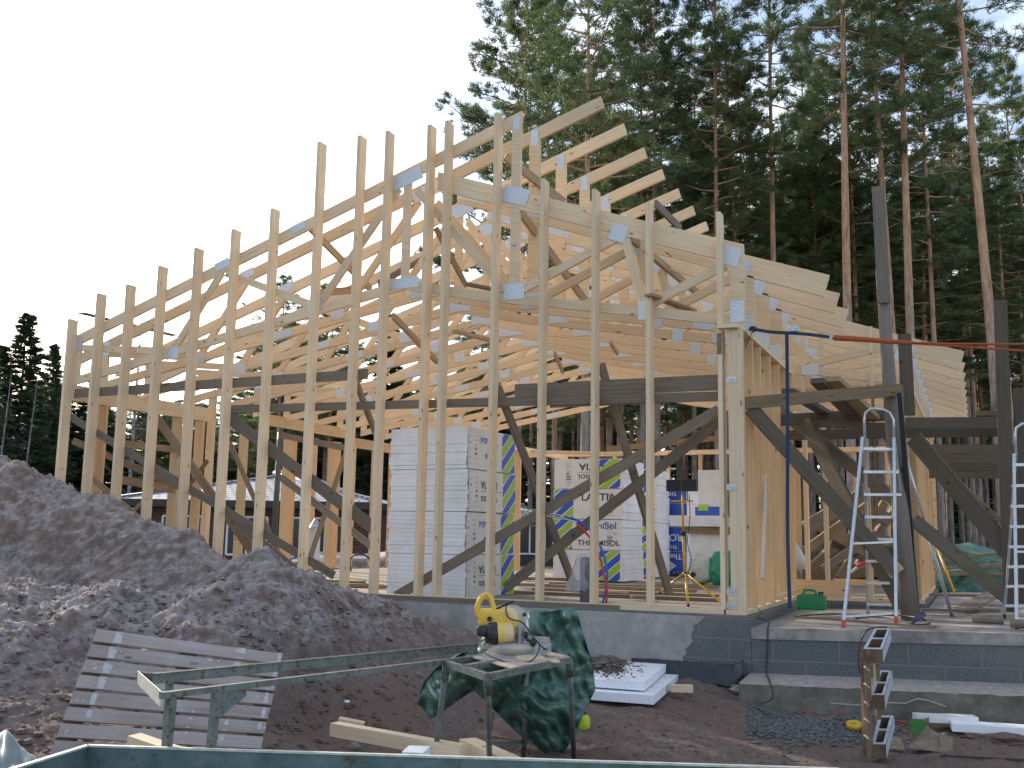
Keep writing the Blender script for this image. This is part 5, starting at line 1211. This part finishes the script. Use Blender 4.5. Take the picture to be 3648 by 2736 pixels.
tray = thing('steel_trailer', 'blue green open steel trailer tray with bright worn rim across the bottom of the picture', 'trailer', V((C0.x+C2.x)/2, (C0.y+C2.y)/2, -.8))
for a, b_, nm_ in ((C1, C2, 'rear_wall'), (C0, C1, 'side_wall'), (C2, C3, 'side_wall'), (C3, C0, 'front_wall')):
    w_ = MB().beam(a-V(0, 0, .17), b_-V(0, 0, .17), .006, .33).build(nm_, M['tray'], tray)
    MB().beam(a+V(0, 0, .0), b_+V(0, 0, .0), .024, .009).build('rim', M['rim'], w_)
fl_ = MB().prism([p-V(0, 0, .335) for p in (C0, C1, C2, C3)], (0, 0, .006)).build('tray_floor', M['tray'], tray)
MB().beam(C1-V(0, 0, .17), C1-V(0, 0, .168)+V(.0, .001, 0), .04, .33).build('corner_post', M['tray'], tray) if False else None
for f in (.3, .7):
    c = (C0*(1-f)+C3*f)+(C1-C0)*.5; 
    MB().lathe([(0, -.07), (.16, -.07), (.19, -.04), (.19, .04), (.16, .07), (0, .07)], 22, Matrix.Translation((c.x, c.y, -.62)) @ Matrix.Rotation(1.57, 4, 'X')).build('wheel', M['black'], tray)
# rivets on the wall
rv = MB()
for k in range(14):
    c = C1+(C2-C1)*(k+.5)/14-V(0, 0, .05); rv.lathe([(.0, -.008), (.007, -.005), (.009, 0)], 8, Matrix.Translation(c-(C1-C0).normalized()*.004) @ Matrix.Rotation(1.57, 4, 'X'))
# ---- roller rail (steel) leading to the saw
zt = -.06
rail = thing('steel_material_rest', 'grey green steel rail frame on two legs leading left from the saw table', 'material rest', P(640, 2900, 1, -5.6))
a1, b1 = P(540, 2418, 2, -.05), P(1700, 2305, 2, -.05)     # back rail
a2, b2 = P(572, 2478, 2, -.07), P(1745, 2338, 2, -.07)     # front rail
MB().beam(a1, b1, .006, .055).beam(a1+V(0, 0, .024), b1+V(0, 0, .024), .035, .004).build('back_rail', M['rail'], rail)
MB().beam(a2, b2, .03, .03).build('front_rail', M['rail'], rail)
e0 = P(488, 2412, 2, -.05); MB().beam(e0, a1, .006, .055).build('rail_end', M['rail'], rail)
MB().prism([e0+V(0, 0, .03), a2+V(0, 0, .018), a2-V(0, 0, .05), e0-V(0, 0, .03)], (.004, .004, 0)).build('end_plate', M['rim'], rail)
d_ = (b2-a2).normalized()
for q, s_, gus in ((a2+d_*.06, 1, False), (a2+d_*.30, 1, True)):
    ft = q+V(-.035, 0, -.80)
    MB().beam(q-V(0, 0, .01), ft, .035, .035, d_).build('leg', M['rail'], rail)
    if gus: MB().prism([q-V(0, 0, .015), q-V(0, 0, .015)+d_*.17, q-V(0, 0, .05)+d_*.17, q-V(0, 0, .15)], (.003, .003, 0)).build('gusset', M['rail'], rail)
d1 = (b1-a1).normalized()
ft = a1+d1*.10+V(0, 0, -.82); MB().beam(a1+d1*.10-V(0, 0, .02), ft, .03, .03, d1).build('leg', M['rail'], rail)
# ---- saw table
TN, TRt, TLf = P(1737, 2398, 2, zt), P(2028, 2340, 2, zt), P(1592, 2352, 2, zt)
TB = TRt+TLf-TN
tab = thing('saw_table', 'steel legged work table dusted with sawdust carrying the yellow saw', 'table', V((TN.x+TB.x)/2, (TN.y+TB.y)/2, -.8))
for a, b_ in ((TN, TRt), (TRt, TB), (TB, TLf), (TLf, TN)): MB().beam(a-V(0, 0, .02), b_-V(0, 0, .02), .035, .038).build('edge_angle', M['rail'], tab)
M['sawdust_top'] = speckle('sawdusted_plate', (.42, .33, .24), (.58, .48, .37), 14, .95, (.30, .26, .22), 6, .3, .003)
mid = (TN+TLf)*.5; ins = [TN+(TRt-TN)*.26, TRt, TB, TLf+(TB-TLf)*.26]
MB().prism([p+V(0, 0, -.004) for p in ins], (0, 0, .008)).build('table_top', M['sawdust_top'], tab)
MB().beam((TN*.5+TLf*.5)-V(0, 0, .005), (TRt*.5+TB*.5)*.3+(TN*.5+TLf*.5)*.7-V(0, 0, .005), .05, .03).build('edge_angle', M['rail'], tab)
for c, (u, v) in ((TN, (1745, 2760)), (TLf, (1542, 2745)), (TRt, (2045, 2702)), (TB, (1866, 2694))):
    f = P(u, v, 2, -.81); tp = c-V(0, 0, .02); mm = tp+(f-tp)*.14
    lg = MB().tube([tp, mm], .024, 12).build('leg_socket', M['rail'], tab); MB().tube([mm, f], .018, 12).build('leg', M['rail'], tab)
# ---- mitre saw: local frame x right, y away, z up (metres), placed on the table
M['sawgrey'] = speckle('cast_aluminium', (.28, .29, .30), (.40, .41, .42), 18, .5, (.5, .42, .32), 7, .1, .002, metallic=.3)
M['saw_yellow'] = speckle('dusty_yellow_plastic', (.68, .42, .025), (.78, .50, .05), 10, .42, (.66, .52, .30), 4.5, bstr=0)
so_ = P(1850, 2335, 2, zt+.01)
KX, KY = CR.copy(), Vector((CF.x, CF.y, 0)).normalized(); KX.z = 0; KX.normalize()
saw = thing('mitre_saw', 'yellow and black electric mitre saw with curved handle standing on the sawdusted table', 'mitre saw', so_)
Ds = (so_-CAM).dot(CF); px_ = Ds/FPX
def S(u, v, dy=0.0): return so_ + KX*((u-1850)*px_) + V(0, 0, (2335-v)*px_*1.0) + KY*dy
SM = Matrix.Translation(so_) @ Matrix(((KX.x, KY.x, 0, 0), (KX.y, KY.y, 0, 0), (KX.z, KY.z, 1, 0), (0, 0, 0, 1)))
bs_ = MB()
bs_.prism([S(1720, 2352, -.05), S(1790, 2362, -.2), S(1900, 2350, -.12), S(1965, 2322, .05), S(1950, 2305, .16), S(1790, 2312, .16)], (0, 0, .045)); bs_.build('base', M['sawgrey'], saw)
M['dust'] = speckle('sawdust', (.52, .40, .27), (.68, .55, .40), 60, 1, bstr=.6, bdist=.004)
blobobj('sawdust', S(1860, 2338, -.06), .13, 12, 'dust', saw, sq=(1.1, .9, .22), amp=.15); blobobj('sawdust', S(1930, 2345, -.1), .09, 15, 'dust', saw, sq=(1.3, .9, .16), amp=.15)
MB().lathe([(0, 0), (.115, 0), (.125, .03), (.125, .05), (.11, .06), (0, .062)], 28, Matrix.Translation(S(1830, 2325, -.03))).build('turntable', M['sawgrey'], saw)
MB().prism([S(1708, 2320, .08), S(1760, 2290, .08), S(1770, 2290, .08), S(1775, 2325, .08)], KY*.02).build('fence', M['sawgrey'], saw); MB().prism([S(1870, 2320, .08), S(1875, 2270, .08), S(1960, 2275, .08), S(1965, 2325, .08)], KY*.02).build('fence', M['sawgrey'], saw)
# motor (horizontal barrel, axis to the left)
def barrel(a, b, prof, mat, nm, n=24):
    a, b = Vector(a), Vector(b); d = (b-a); L_ = d.length; q = d.to_track_quat('Z', 'Y').to_matrix().to_4x4()
    return MB().lathe([(r, z*L_) for r, z in prof], n, Matrix.Translation(a) @ q).build(nm, M[mat], saw)
barrel(S(1822, 2250, -.02), S(1757, 2258, -.05), [(0, 0), (.060, 0), (.067, .15), (.067, .85), (.062, 1), (0, 1)], 'saw_yellow', 'motor_housing')
barrel(S(1772, 2256, -.04), S(1730, 2260, -.06), [(.064, 0), (.069, .1), (.068, .6), (.055, 1), (0, 1.02)], 'black', 'motor_cap')
rb('motor_end', 'black', saw, S(1718, 2248, -.07), (.075, .07, .07), .026, YAW)
o = rb('gear_housing', 'saw_yellow', saw, S(1765, 2206, .02), (.22, .10, .11), .025, YAW-.15)
barrel(S(1800, 2213, -.03), S(1803, 2218, .09), [(0, 0), (.055, 0), (.085, .2), (.09, .5), (.085, .9), (.05, 1), (0, 1)], 'saw_yellow', 'blade_guard')
barrel(S(1823, 2218, -.00), S(1826, 2222, .07), [(0, 0), (.07, 0), (.10, .2), (.104, .5), (.10, .9), (.05, 1), (0, 1)], 'sawgrey', 'guard_cover')
barrel(S(1815, 2240, .035), S(1816, 2240, .04), [(0, 0), (.125, 0), (.125, 1), (0, 1)], 'steel', 'saw_blade', 40)
hd = curve([S(1722, 2215, .0), S(1702, 2200, 0), S(1697, 2170, 0), S(1705, 2145, 0), S(1722, 2126, 0), S(1736, 2128, 0), S(1750, 2152, 0), S(1760, 2190, 0)])
MB().tube(hd, [.0145+.003*math.sin(i/len(hd)*3.1) for i in range(len(hd))], 12).build('handle', M['saw_yellow'], saw)
MB().tube(curve([S(1704, 2143, -.002), S(1709, 2130, -.002), S(1724, 2119, -.002)]), .009, 8).build('grip_pad', M['black'], saw)
MB().tube([S(1764, 2175, 0), S(1798, 2158, .02), S(1826, 2148, .04)], [.010, .009, .008], 8).build('cable_sleeve', M['black'], saw)
ar = MB(); ar.prism([S(1815, 2220, .02), S(1850, 2218, .02), S(1862, 2235, .02), S(1850, 2290, .02), S(1868, 2325, .02), S(1840, 2325, .02), S(1820, 2280, .02)], KY*.05); ar.build('arm', M['sawgrey'], saw)
ar = MB(); ar.prism([S(1845, 2225, -.01), S(1868, 2190, -.01), S(1874, 2192, -.01), S(1866, 2240, -.01), S(1852, 2245, -.01)], KY*.04); ar.build('pivot_bracket', M['sawgrey'], saw)
rb('arm_cap', 'black', saw, S(1867, 2192, 0), (.022, .03, .022), .008, YAW)
sp = [S(1850, 2230+i*95/240, -.03) + KX*(.011*math.cos(i*.55)) + KY*(.011*math.sin(i*.55)) for i in range(240)]
MB().tube(sp, .0028, 5).build('spring', M['alu'], saw)
for u, v in ((1815, 2241), (1742, 2208)): barrel(S(u, v, -.075 if u > 1800 else -.04), S(u, v, -.05), [(0, 0), (.012, 0), (.016, .3), (.016, 1)], 'black', 'knob', 12)
barrel(S(1872, 2275, -.05), S(1906, 2290, -.07), [(.008, 0), (.010, .5), (.026, .55), (.028, .85), (.02, 1), (0, 1)], 'black', 'clamp_knob', 12)
barrel(S(1864, 2262, -.03), S(1880, 2262, -.03), [(.0, 0), (.02, .1), (.02, .9), (0, 1)], 'black', 'pivot_knob', 12)
cb = curve([S(1826, 2149, .03), S(1803, 2160, .02), S(1801, 2185, -.05), S(1815, 2205, -.06), S(1855, 2215, -.07), S(1872, 2230, -.08), S(1900, 2268, -.10), S(1918, 2288, -.13), S(1912, 2315, -.2), S(1885, 2336, -.28), S(1830, 2341, -.30), S(1770, 2331, -.27), S(1712, 2312, -.12)])
MB().tube(cb, .0045, 7).build('cable', M['black'], saw)
MB().tube(curve([S(1708, 2290, .0), S(1722, 2282, -.02), S(1738, 2280, -.04)]), .0045, 7).build('cable', M['black'], saw)
MB().tube(curve([S(1918, 2288, -.1), S(1935, 2305, -.05), S(1948, 2312, -.02)]), .005, 7).build('cable', M['black'], saw)
# ---- green tarpaulin draped behind the table
top = [(1486, 2500), (1510, 2430), (1553, 2378), (1640, 2330), (1700, 2300), (1760, 2210), (1806, 2169), (1900, 2172), (1960, 2178), (2010, 2166), (2047, 2165), (2062, 2200), (2077, 2256), (2102, 2335), (2112, 2380), (2121, 2452)]
bot = [(1486, 2505), (1538, 2560), (1600, 2520), (1672, 2468), (1692, 2462), (1782, 2552), (1830, 2600), (1891, 2651), (1950, 2690), (1996, 2704), (2030, 2650), (2055, 2612), (2085, 2527), (2105, 2490), (2121, 2458)]
tf = lambda L_, u: float(np.interp(u, [p[0] for p in L_], [p[1] for p in L_]))
NU, NV = 150, 110; us = np.linspace(1486, 2121, NU); tb_ = MB(); G = []
for i, u in enumerate(us):
    col = []; vt, vb = tf(top, u), tf(bot, u)
    for j in range(NV):
        t = j/(NV-1); v = vt+(vb-vt)*t; a = (u-1486)/635
        bul = (.34*math.sin(math.pi*min(1, max(0, a)))**.7*(math.sin(math.pi*(.12+.78*t))**.8))
        w1 = abs(noise.noise((u*.011+v*.003, v*.0045-u*.002, 0)))*.26; w2 = abs(noise.noise((u*.021-v*.009, v*.010, 4)))*.13; w3 = noise.noise((u*.05, v*.03, 8))*.012
        w4 = abs(noise.noise((u*.006-v*.014, v*.008+u*.008, 14)))*.14
        edge = min(1, min(i, NU-1-i)/5, min(j, NV-1-j)/5+.15)
        D = 7.30 - bul - (w1+w2+w3+w4-.12)*edge
        p = PD(u, v, D); p.z = max(p.z, -.84); col.append(p)
    G.append(col)
for i in range(NU-1):
    for j in range(NV-1): tb_.face([G[i][j], G[i+1][j], G[i+1][j+1], G[i][j+1]], smooth=True)
Bk = [[p+KY*(.10+.35*math.sin(math.pi*i/(NU-1))*math.sin(math.pi*(.1+.8*j/(NV-1)))) if 0 < i < NU-1 and 0 < j < NV-1 else p for j, p in enumerate(c_)] for i, c_ in enumerate(G)]
for i in range(0, NU-1, 1):
    for j in range(0, NV-1, 1): tb_.face([Bk[i][j+1], Bk[i+1][j+1], Bk[i+1][j], Bk[i][j]], smooth=True)
M['tarp'] = speckle('crumpled_green_tarpaulin', (.05, .115, .088), (.07, .15, .115), 2, .36, (.10, .18, .15), 1.6, .12, .004)
tp = tb_.build('tarpaulin', M['tarp']); tag(tp, 'crumpled dark green tarpaulin draped over machinery behind the saw table', 'tarpaulin')
fr_ = thing('rusty_stand', 'thin rusty frame legs showing under the green tarpaulin', 'stand', P(1840, 2680, 1, -3.4))
for a, b_ in (((1757, 2540, 7.15), (1745, 2640, 7.15)), ((1745, 2625, 7.15), (1865, 2640, 7.0)), ((1892, 2650, 7.0), (1885, 2690, 7.0))): MB().tube([PD(*a), PD(*b_)], .009, 6).build('rod', M['brown_board'], fr_)
MB().beam(PD(1760, 2650, 7.1), PD(1870, 2650, 7.0), .25, .02).build('foot_plate', M['rail'], fr_)
o = blobobj('yellow_bucket', PG(2078, 2590)+V(0, 0.02, .05), .055, 3, 'yellow', None, sq=(1, 1, 1.2), amp=.05)
me_ = o.data; bpy.data.objects.remove(o); c = PG(2075, 2598)
M['lime'] = plain('lime_plastic', (.45, .55, .02), .4)
t = thing('lime_can', 'small lime yellow can half hidden behind the green tarpaulin', 'can', c); MB().lathe([(0, 0), (.045, 0), (.05, .02), (.05, .09), (.03, .115), (0, .115)], 16, Matrix.Translation(c+V(0, .03, -.01))).build('body', M['lime'], t); MB().lathe([(.018, .11), (.018, .135), (0, .135)], 10, Matrix.Translation(c+V(0, .03, -.01))).build('cap', M['black'], t)
# ---- timber offcuts and bits on the ground
def gbeam(name, lab, cat, u0, v0, u1, v1, D0, D1, w, h, mat, grp=None, lift=0):
    a, b_ = PD(u0, v0, D0), PD(u1, v1, D1); o = MB().beam(a+V(0, 0, lift), b_+V(0, 0, lift), w, h).build(name, M[mat]); return tag(o, lab, cat, grp)
gbeam('timber_offcut', 'long squared timber lying on the soil left of the saw table legs', 'timber', 1190, 2596, 1650, 2680, 6.9, 6.3, .085, .085, 'pine', 'timber offcuts on the soil', .0)
gbeam('timber_offcut', 'short pale offcut behind the upper end of the long squared timber', 'timber', 1207, 2566, 1297, 2584, 7.15, 7.15, .09, .04, 'pine', 'timber offcuts on the soil')
gbeam('timber_offcut', 'squared timber slanting down right under the saw table', 'timber', 1665, 2655, 1860, 2745, 6.65, 6.0, .12, .09, 'pine', 'timber offcuts on the soil')
gbeam('timber_offcut', 'pale board end lying low against the foot of the grey pallet', 'timber', 475, 2640, 650, 2700, 5.3, 5.15, .09, .07, 'pine', 'timber offcuts on the soil')
c = PD(1482, 2690, 6.1); t = MB().box((c.x, c.y, c.z), (.13, .2, .07), .3).build('polystyrene_offcut', M['eps']); tag(t, 'white polystyrene offcut leaning on the long squared timber', 'polystyrene')
c = PD(1590, 2710, 6.2); t = MB().box((c.x, c.y, c.z-.02), (.45, .25, .03), .2).build('polystyrene_offcut', M['eps']); tag(t, 'flat white polystyrene scrap beneath the squared timber', 'polystyrene')
# ---- white sheets beside the foundation
def slab(name, lab, FR, BR_, BL_, FL, z, th, cat='insulation sheet', mat='eps'):
    q = [P(*FL, 2, z), P(*FR, 2, z), P(*BR_, 2, z), P(*BL_, 2, z)]
    n = (q[1]-q[0]).cross(q[3]-q[0])
    if n.z < 0: q = q[::-1]
    o = MB().prism(q, (0, 0, -th)).build(name, M[mat]); return tag(o, lab, cat, 'white sheets on the ground')
slab('insulation_sheet', 'lower white insulation sheet on the ground behind the tarpaulin', (2328, 2478), (2454, 2374), (2130, 2362), (2060, 2458), -.63, .075)
slab('insulation_sheet', 'upper white insulation sheet with soil spilled over its left half', (2295, 2431), (2395, 2349), (2165, 2339), (2080, 2416), -.545, .07)
sp_ = MB(); rr = random.Random(12)
for k in range(700):
    u = rr.gauss(2160, 65); v = 2372 + rr.gauss(0, 22) + (u-2160)*.04
    if not (2095 < u < 2300 and 2343 < v < 2418): continue
    p = P(u, v, 2, -.545); h = max(0, 1-((u-2150)/90)**2-((v-2372)/34)**2); stone(sp_, p+V(0, 0, .07*h*rr.random()+.004), rr.uniform(.008, .03)*(.5+h))
for k in range(60):
    u = rr.uniform(2110, 2430); v = 2350+100*rr.random(); p = P(u, v, 2, -.545 if v < 2425 and u < 2290 else -.63); stone(sp_, p, rr.uniform(.004, .009))
o = sp_.build('spilled_soil', M['dirt']); tag(o, 'brown soil spilled over the upper white sheet', 'soil', kind='stuff')
c = P(2428, 2452, 2, -.655); o = MB().box((c.x, c.y, c.z), (.20, .09, .06), .35).build('wood_block', M['pine']); tag(o, 'small new wooden block by the corner of the white sheets', 'wood block')
for (u, v, r, lab) in ((2625, 2470, .09, 'flat brown stone at the left end of the footing'), (2655, 2478, .055, 'pale angular stone leaning on the flat brown one'), (2690, 2600, .0, '')):
    if r: 
        c = PG(u, v); sm_ = MB(); stone(sm_, c+V(0, 0, r*.4), r, .7); o = sm_.build('stone', M['concrete'] if 'pale' not in lab else M['eps']); tag(o, lab, 'stone')
# dark dimpled drainage membrane folded at the foundation corner
M['membrane'] = speckle('black_membrane', (.014, .02, .028), (.035, .045, .06), 20, .28, bstr=0)
mm = MB(); A_, B_ = P(2250, 2345, 1, -.125), P(2610, 2352, 1, -.125); nX, nY = 110, 22
Gm = []
for i in range(nX+1):
    f = i/nX; row = []
    for j in range(nY+1):
        g_ = j/nY; x = A_.x+(B_.x-A_.x)*f; fold = .16*g_*(.35+.65*f); y = -.122-fold; z = -.505-.19*g_*(.5+.5*f) ; d = .016*max(0, math.cos(i*1.571)*math.cos(j*1.571)) + .012*noise.noise((f*6, g_*3, 0))
        row.append(Vector((x, y-d, z-d*.3)))
    Gm.append(row)
for i in range(nX):
    for j in range(nY): mm.face([Gm[i][j], Gm[i][j+1], Gm[i+1][j+1], Gm[i+1][j]], smooth=True)
G2 = []
for i in range(31):
    f = i/30; row = []
    for j in range(nY+1):
        g_ = j/nY; d = .008*math.cos(i*1.3)*math.cos(j*1.9); row.append(Vector((B_.x+.12*f+d, -.122-.16*g_*(1-f)+.0-.05*f, -.505-.19*g_+.06*f)))
    G2.append(row)
for i in range(30):
    for j in range(nY): mm.face([G2[i][j], G2[i][j+1], G2[i+1][j+1], G2[i+1][j]], smooth=True)
o = mm.build('drainage_membrane', M['membrane']); tag(o, 'black dimpled drainage membrane folded out at the foundation foot', 'membrane')
# ---- upright stack of hollow blocks tied to battens (right foreground)
M['frost_rim'] = speckle('grey_frosted_edge', (.30, .32, .36), (.46, .48, .53), 30, .85, bstr=.2, bdist=.003)
M['clay'] = speckle('dark_brown_block', (.055, .03, .02), (.12, .065, .045), 15, .9, (.15, .10, .06), 3, .3, .004)
M['lightwood'] = wood('split_batten', (.22, .16, .10), (.10, .07, .04), var=.2)
hb = thing('hollow_block_column', 'upright column of three tilted two-cell hollow blocks held by battens', 'block column', PG(3120, 2692))
D0_ = (PG(3135, 2712)-CAM).dot(CF)-.05
def cell(FL, FR, BR_, BL_, hfront, single=False):
    fl, fr, br, bl = PD(*FL, D0_), PD(*FR, D0_), PD(*BR_, D0_+.32), PD(*BL_, D0_+.32)
    n = (fr-fl).cross(bl-fl).normalized()
    if n.z < 0: n = -n
    h = hfront*D0_/FPX
    dn = V(0, 0, -h)
    mb = MB(); rim = MB(); w = .022
    def pt(s, t): return quadpt([fl, fr, br, bl], s, t)
    def wall(s0, t0, s1, t1, s2, t2, s3, t3):
        q = [pt(s0, t0), pt(s1, t1), pt(s2, t2), pt(s3, t3)]
        mb.prism([p-n*.003 for p in q], dn); rim.prism(q, -n*.003)
    ws = w/(fr-fl).length; wt = w/(bl-fl).length
    wall(0, 0, 1, 0, 1, wt, 0, wt); wall(0, 1-wt, 1, 1-wt, 1, 1, 0, 1); wall(0, wt, ws, wt, ws, 1-wt, 0, 1-wt); wall(1-ws, wt, 1, wt, 1, 1-wt, 1-ws, 1-wt); wall(ws, .5-wt/2, 1-ws, .5-wt/2, 1-ws, .5+wt/2, ws, .5+wt/2)
    o = mb.build('hollow_block', M['clay'], hb); rim.build('frosted_rim', M['frost_rim'], o)
    # light outer side
    sd_ = MB(); q = [pt(1, 0), pt(1, 1)]; sd_.prism([q[0]+(fr-fl)*.004-V(0, 0, .01), q[1]+(fr-fl)*.004-V(0, 0, .01), q[1]+(fr-fl)*.004+dn*.9, q[0]+(fr-fl)*.004+dn*.95], (fr-fl).normalized()*.003); sd_.build('frosted_side', M['frost_rim'], o)
cell((3075, 2311), (3144, 2312), (3172, 2238), (3117, 2238), 48)
cell((3099, 2475), (3151, 2475), (3177, 2390), (3134, 2387), 50)
cell((3106, 2650), (3156, 2651), (3184, 2549), (3130, 2549), 50)
MB().beam(PD(3087, 2312, D0_+.02), PD(3100, 2705, D0_+.02), .03, .05, KY).build('batten', M['lightwood'], hb)
MB().beam(PD(3078, 2314, D0_+.1), PD(3090, 2700, D0_+.1), .022, .12, KY).build('batten', M['clay'], hb)
MB().beam(PD(3122, 2360, D0_+.2), PD(3128, 2560, D0_+.2), .03, .05, KY).build('batten', M['lightwood'], hb)
for v in (2375, 2435, 2500, 2560, 2620): MB().beam(PD(3080, v, D0_+.01), PD(3096, v+12, D0_+.01), .012, .03, KY).build('splinter', M['pine'], hb)
p = [PD(3060, 2250, 8.6), PD(3068, 2270, 8.4), PD(3058, 2330, 8.3), PD(3060, 2400, 8.3), PD(3078, 2440, 8.2)]
o = MB().tube(curve([P(3160, 2235, 1, -.1), P(3110, 2238, 1, -.14), P(3085, 2250, 1, -.16), P(3062, 2300, 1, -.2), P(3060, 2380, 1, -.3), P(3085, 2440, 1, -.6)]), .008, 6).build('cable', M['black']); tag(o, 'black cable hanging over the terrace edge behind the block column', 'cable')
# red cable, tape roll, cartons, white strips, spring
M['red_cable'] = plain('red_cable', (.5, .035, .04), .5)
for lab, uv in (('red cable lying over the crushed rock left of the block column', [(2842, 2528), (2880, 2552), (2930, 2560), (2990, 2550), (3050, 2515), (3085, 2485)]), ('red cable tangled right of the block column', [(3152, 2523), (3200, 2540), (3250, 2548), (3215, 2560), (3180, 2566), (3230, 2580), (3262, 2560)]), ('red cable running behind the white strips at the right edge', [(3480, 2550), (3540, 2540), (3590, 2538), (3660, 2548)])):
    pts = [PG(u, v)+V(0, 0, .012) for u, v in uv]; o = MB().tube(curve(pts), .006, 6).build('cable', M['red_cable']); tag(o, lab, 'cable', 'red cable by the terrace')
c = PG(3043, 2600); o = MB().lathe([(.035, .0), (.062, .0), (.062, .05), (.035, .05), (.035, 0)], 22, Matrix.Translation(c+V(0, 0, .012)) @ Matrix.Rotation(.2, 4, 'X')).build('tape_roll', M['yellow']); tag(o, 'yellow roll of tape lying on the crushed rock', 'tape roll')
M['card'] = speckle('wet_cardboard', (.13, .10, .07), (.24, .19, .14), 10, .9)
M['green_card'] = speckle('green_printed_card', (.03, .15, .03), (.06, .24, .05), 20, .6, bstr=0)
c = PG(3285, 2622); t = thing('torn_carton', 'torn small carton with green side lying right of the block column', 'carton', c)
MB().box((c.x-.03, c.y, c.z+.07), (.11, .008, .12), .1).build('green_side', M['green_card'], t); MB().box((c.x+.045, c.y+.04, c.z+.07), (.006, .1, .14), -.2).build('card_side', M['card'], t); MB().prism([c+V(-.16, -.02, .02), c+V(-.08, -.03, .01), c+V(-.06, .05, .01), c+V(-.14, .06, .03)], (0, 0, .005)).build('flap', M['card'], t); MB().prism([c+V(.06, -.04, .01), c+V(.14, -.03, .03), c+V(.18, .05, .03), c+V(.08, .05, .02)], (0, 0, .005)).build('flap', M['eps'], t)
c = PG(3290, 2670); t = thing('cardboard_piece', 'opened wet cardboard lying in the soil right of the block column', 'cardboard', c)
MB().prism([c+V(-.12, -.07, .01), c+V(.12, -.1, .01), c+V(.10, .12, .10), c+V(.02, .16, .14), c+V(-.05, .05, .05)], V(.0, .004, .006)).build('panel', M['card'], t)
MB().prism([c+V(.12, -.1, .0), c+V(.20, -.11, .0), c+V(.20, .02, .10), c+V(.11, .05, .12)], (.006, 0, .002)).build('flap', M['card'], t); MB().prism([c+V(-.26, -.09, .0), c+V(-.12, -.12, .0), c+V(-.16, .02, .06), c+V(-.22, .03, .06)], (0, .004, .006)).build('flap', M['card'], t)
def strip(lab, FLu, FRu, z, w, h, mat='eps'):
    a, b_ = P(*FLu, 2, z), P(*FRu, 2, z); d = (b_-a).normalized(); n = Vector((-d.y, d.x, 0)); 
    o = MB().prism([a, b_, b_+n*w, a+n*w], (0, 0, -h)).build('insulation_strip', M[mat]); return tag(o, lab, 'insulation strip', 'white strips by the terrace')
strip('upper off-white insulation strip lying over the brighter one at the right', (3266, 2548), (3486, 2556), -.70, .14, .055, 'wrap')
strip('lower bright white insulation strip reaching the right edge of the picture', (3392, 2578), (3720, 2600), -.73, .2, .06)
c = PG(3560, 2640); o = blobobj('soil_lump', c+V(0, 0, .0), .16, 22, 'dirt', None, sq=(1.6, .8, .35), amp=.4); tag(o, 'dark lump of soil under the white strips at the right', 'soil')
pts = []; a, b_ = PG(3350, 2702)+V(0, 0, .02), PG(3700, 2722)+V(0, 0, .02)
for i in range(700): pts.append(a+(b_-a)*(i/700)+V(0, .009*math.cos(i*.7), .009*math.sin(i*.7)))
o = MB().tube(pts, .0022, 4).build('wire_coil', M['membrane']); tag(o, 'long dark corrugated wire lying on the ground at bottom right', 'wire')
# tarpaulin corner, pebbles
tb_ = MB(); G = []
for i in range(40):
    col = []
    for j in range(30):
        u = -120+ 300*i/39; v = 2560+260*j/29 + max(0, (u+20))*.75; p = PD(u, v, 5.6-.9*j/29); w1 = abs(noise.noise((u*.012, v*.010, 0)))*.10+noise.noise((u*.03, v*.02, 3))*.02; col.append(p+V(0, 0, w1-.05)-CF*w1*.5)
    G.append(col)
for i in range(39):
    for j in range(29): tb_.face([G[i][j], G[i+1][j], G[i+1][j+1], G[i][j+1]], smooth=True)
M['silver'] = speckle('silver_blue_tarpaulin', (.20, .27, .29), (.28, .35, .37), 2, .4, (.16, .22, .24), 1.5, .1, .004)
o = tb_.build('tarpaulin', M['silver']); sm = o.modifiers.new('thick', 'SOLIDIFY'); sm.thickness = .004; tag(o, 'crumpled silver blue tarpaulin in the bottom left corner', 'tarpaulin')
pb_ = MB(); rr = random.Random(31)
for k in range(4200):
    u = rr.uniform(-50, 3700); v = rr.uniform(2060, 2720)
    if u > 1650 and v < 2400: continue
    p = PG(u, v)
    if p.y > -.12: continue
    r = rr.choice([.006, .008, .011, .015, .02] if u > 1500 or rr.random() < .6 else [.02, .028, .038])*rr.uniform(.7, 1.2); stone(pb_, p+V(0, 0, r*.05), r, .8)
o = pb_.build('soil_clods', M['dirt']); tag(o, 'small stones and clods scattered over the soil', 'clods', kind='stuff')
c = PG(1235, 2505); sm_ = MB(); stone(sm_, c+V(0, 0, .01), .03, .8); o = sm_.build('stone', M['eps']); tag(o, 'small pale stone on the soil slope above the long squared timber', 'stone')
c = PG(1262, 2670); sm_ = MB(); stone(sm_, c+V(0, 0, .02), .05, .8); o = sm_.build('stone', M['concrete']); tag(o, 'round grey stone on the soil below the long squared timber', 'stone')
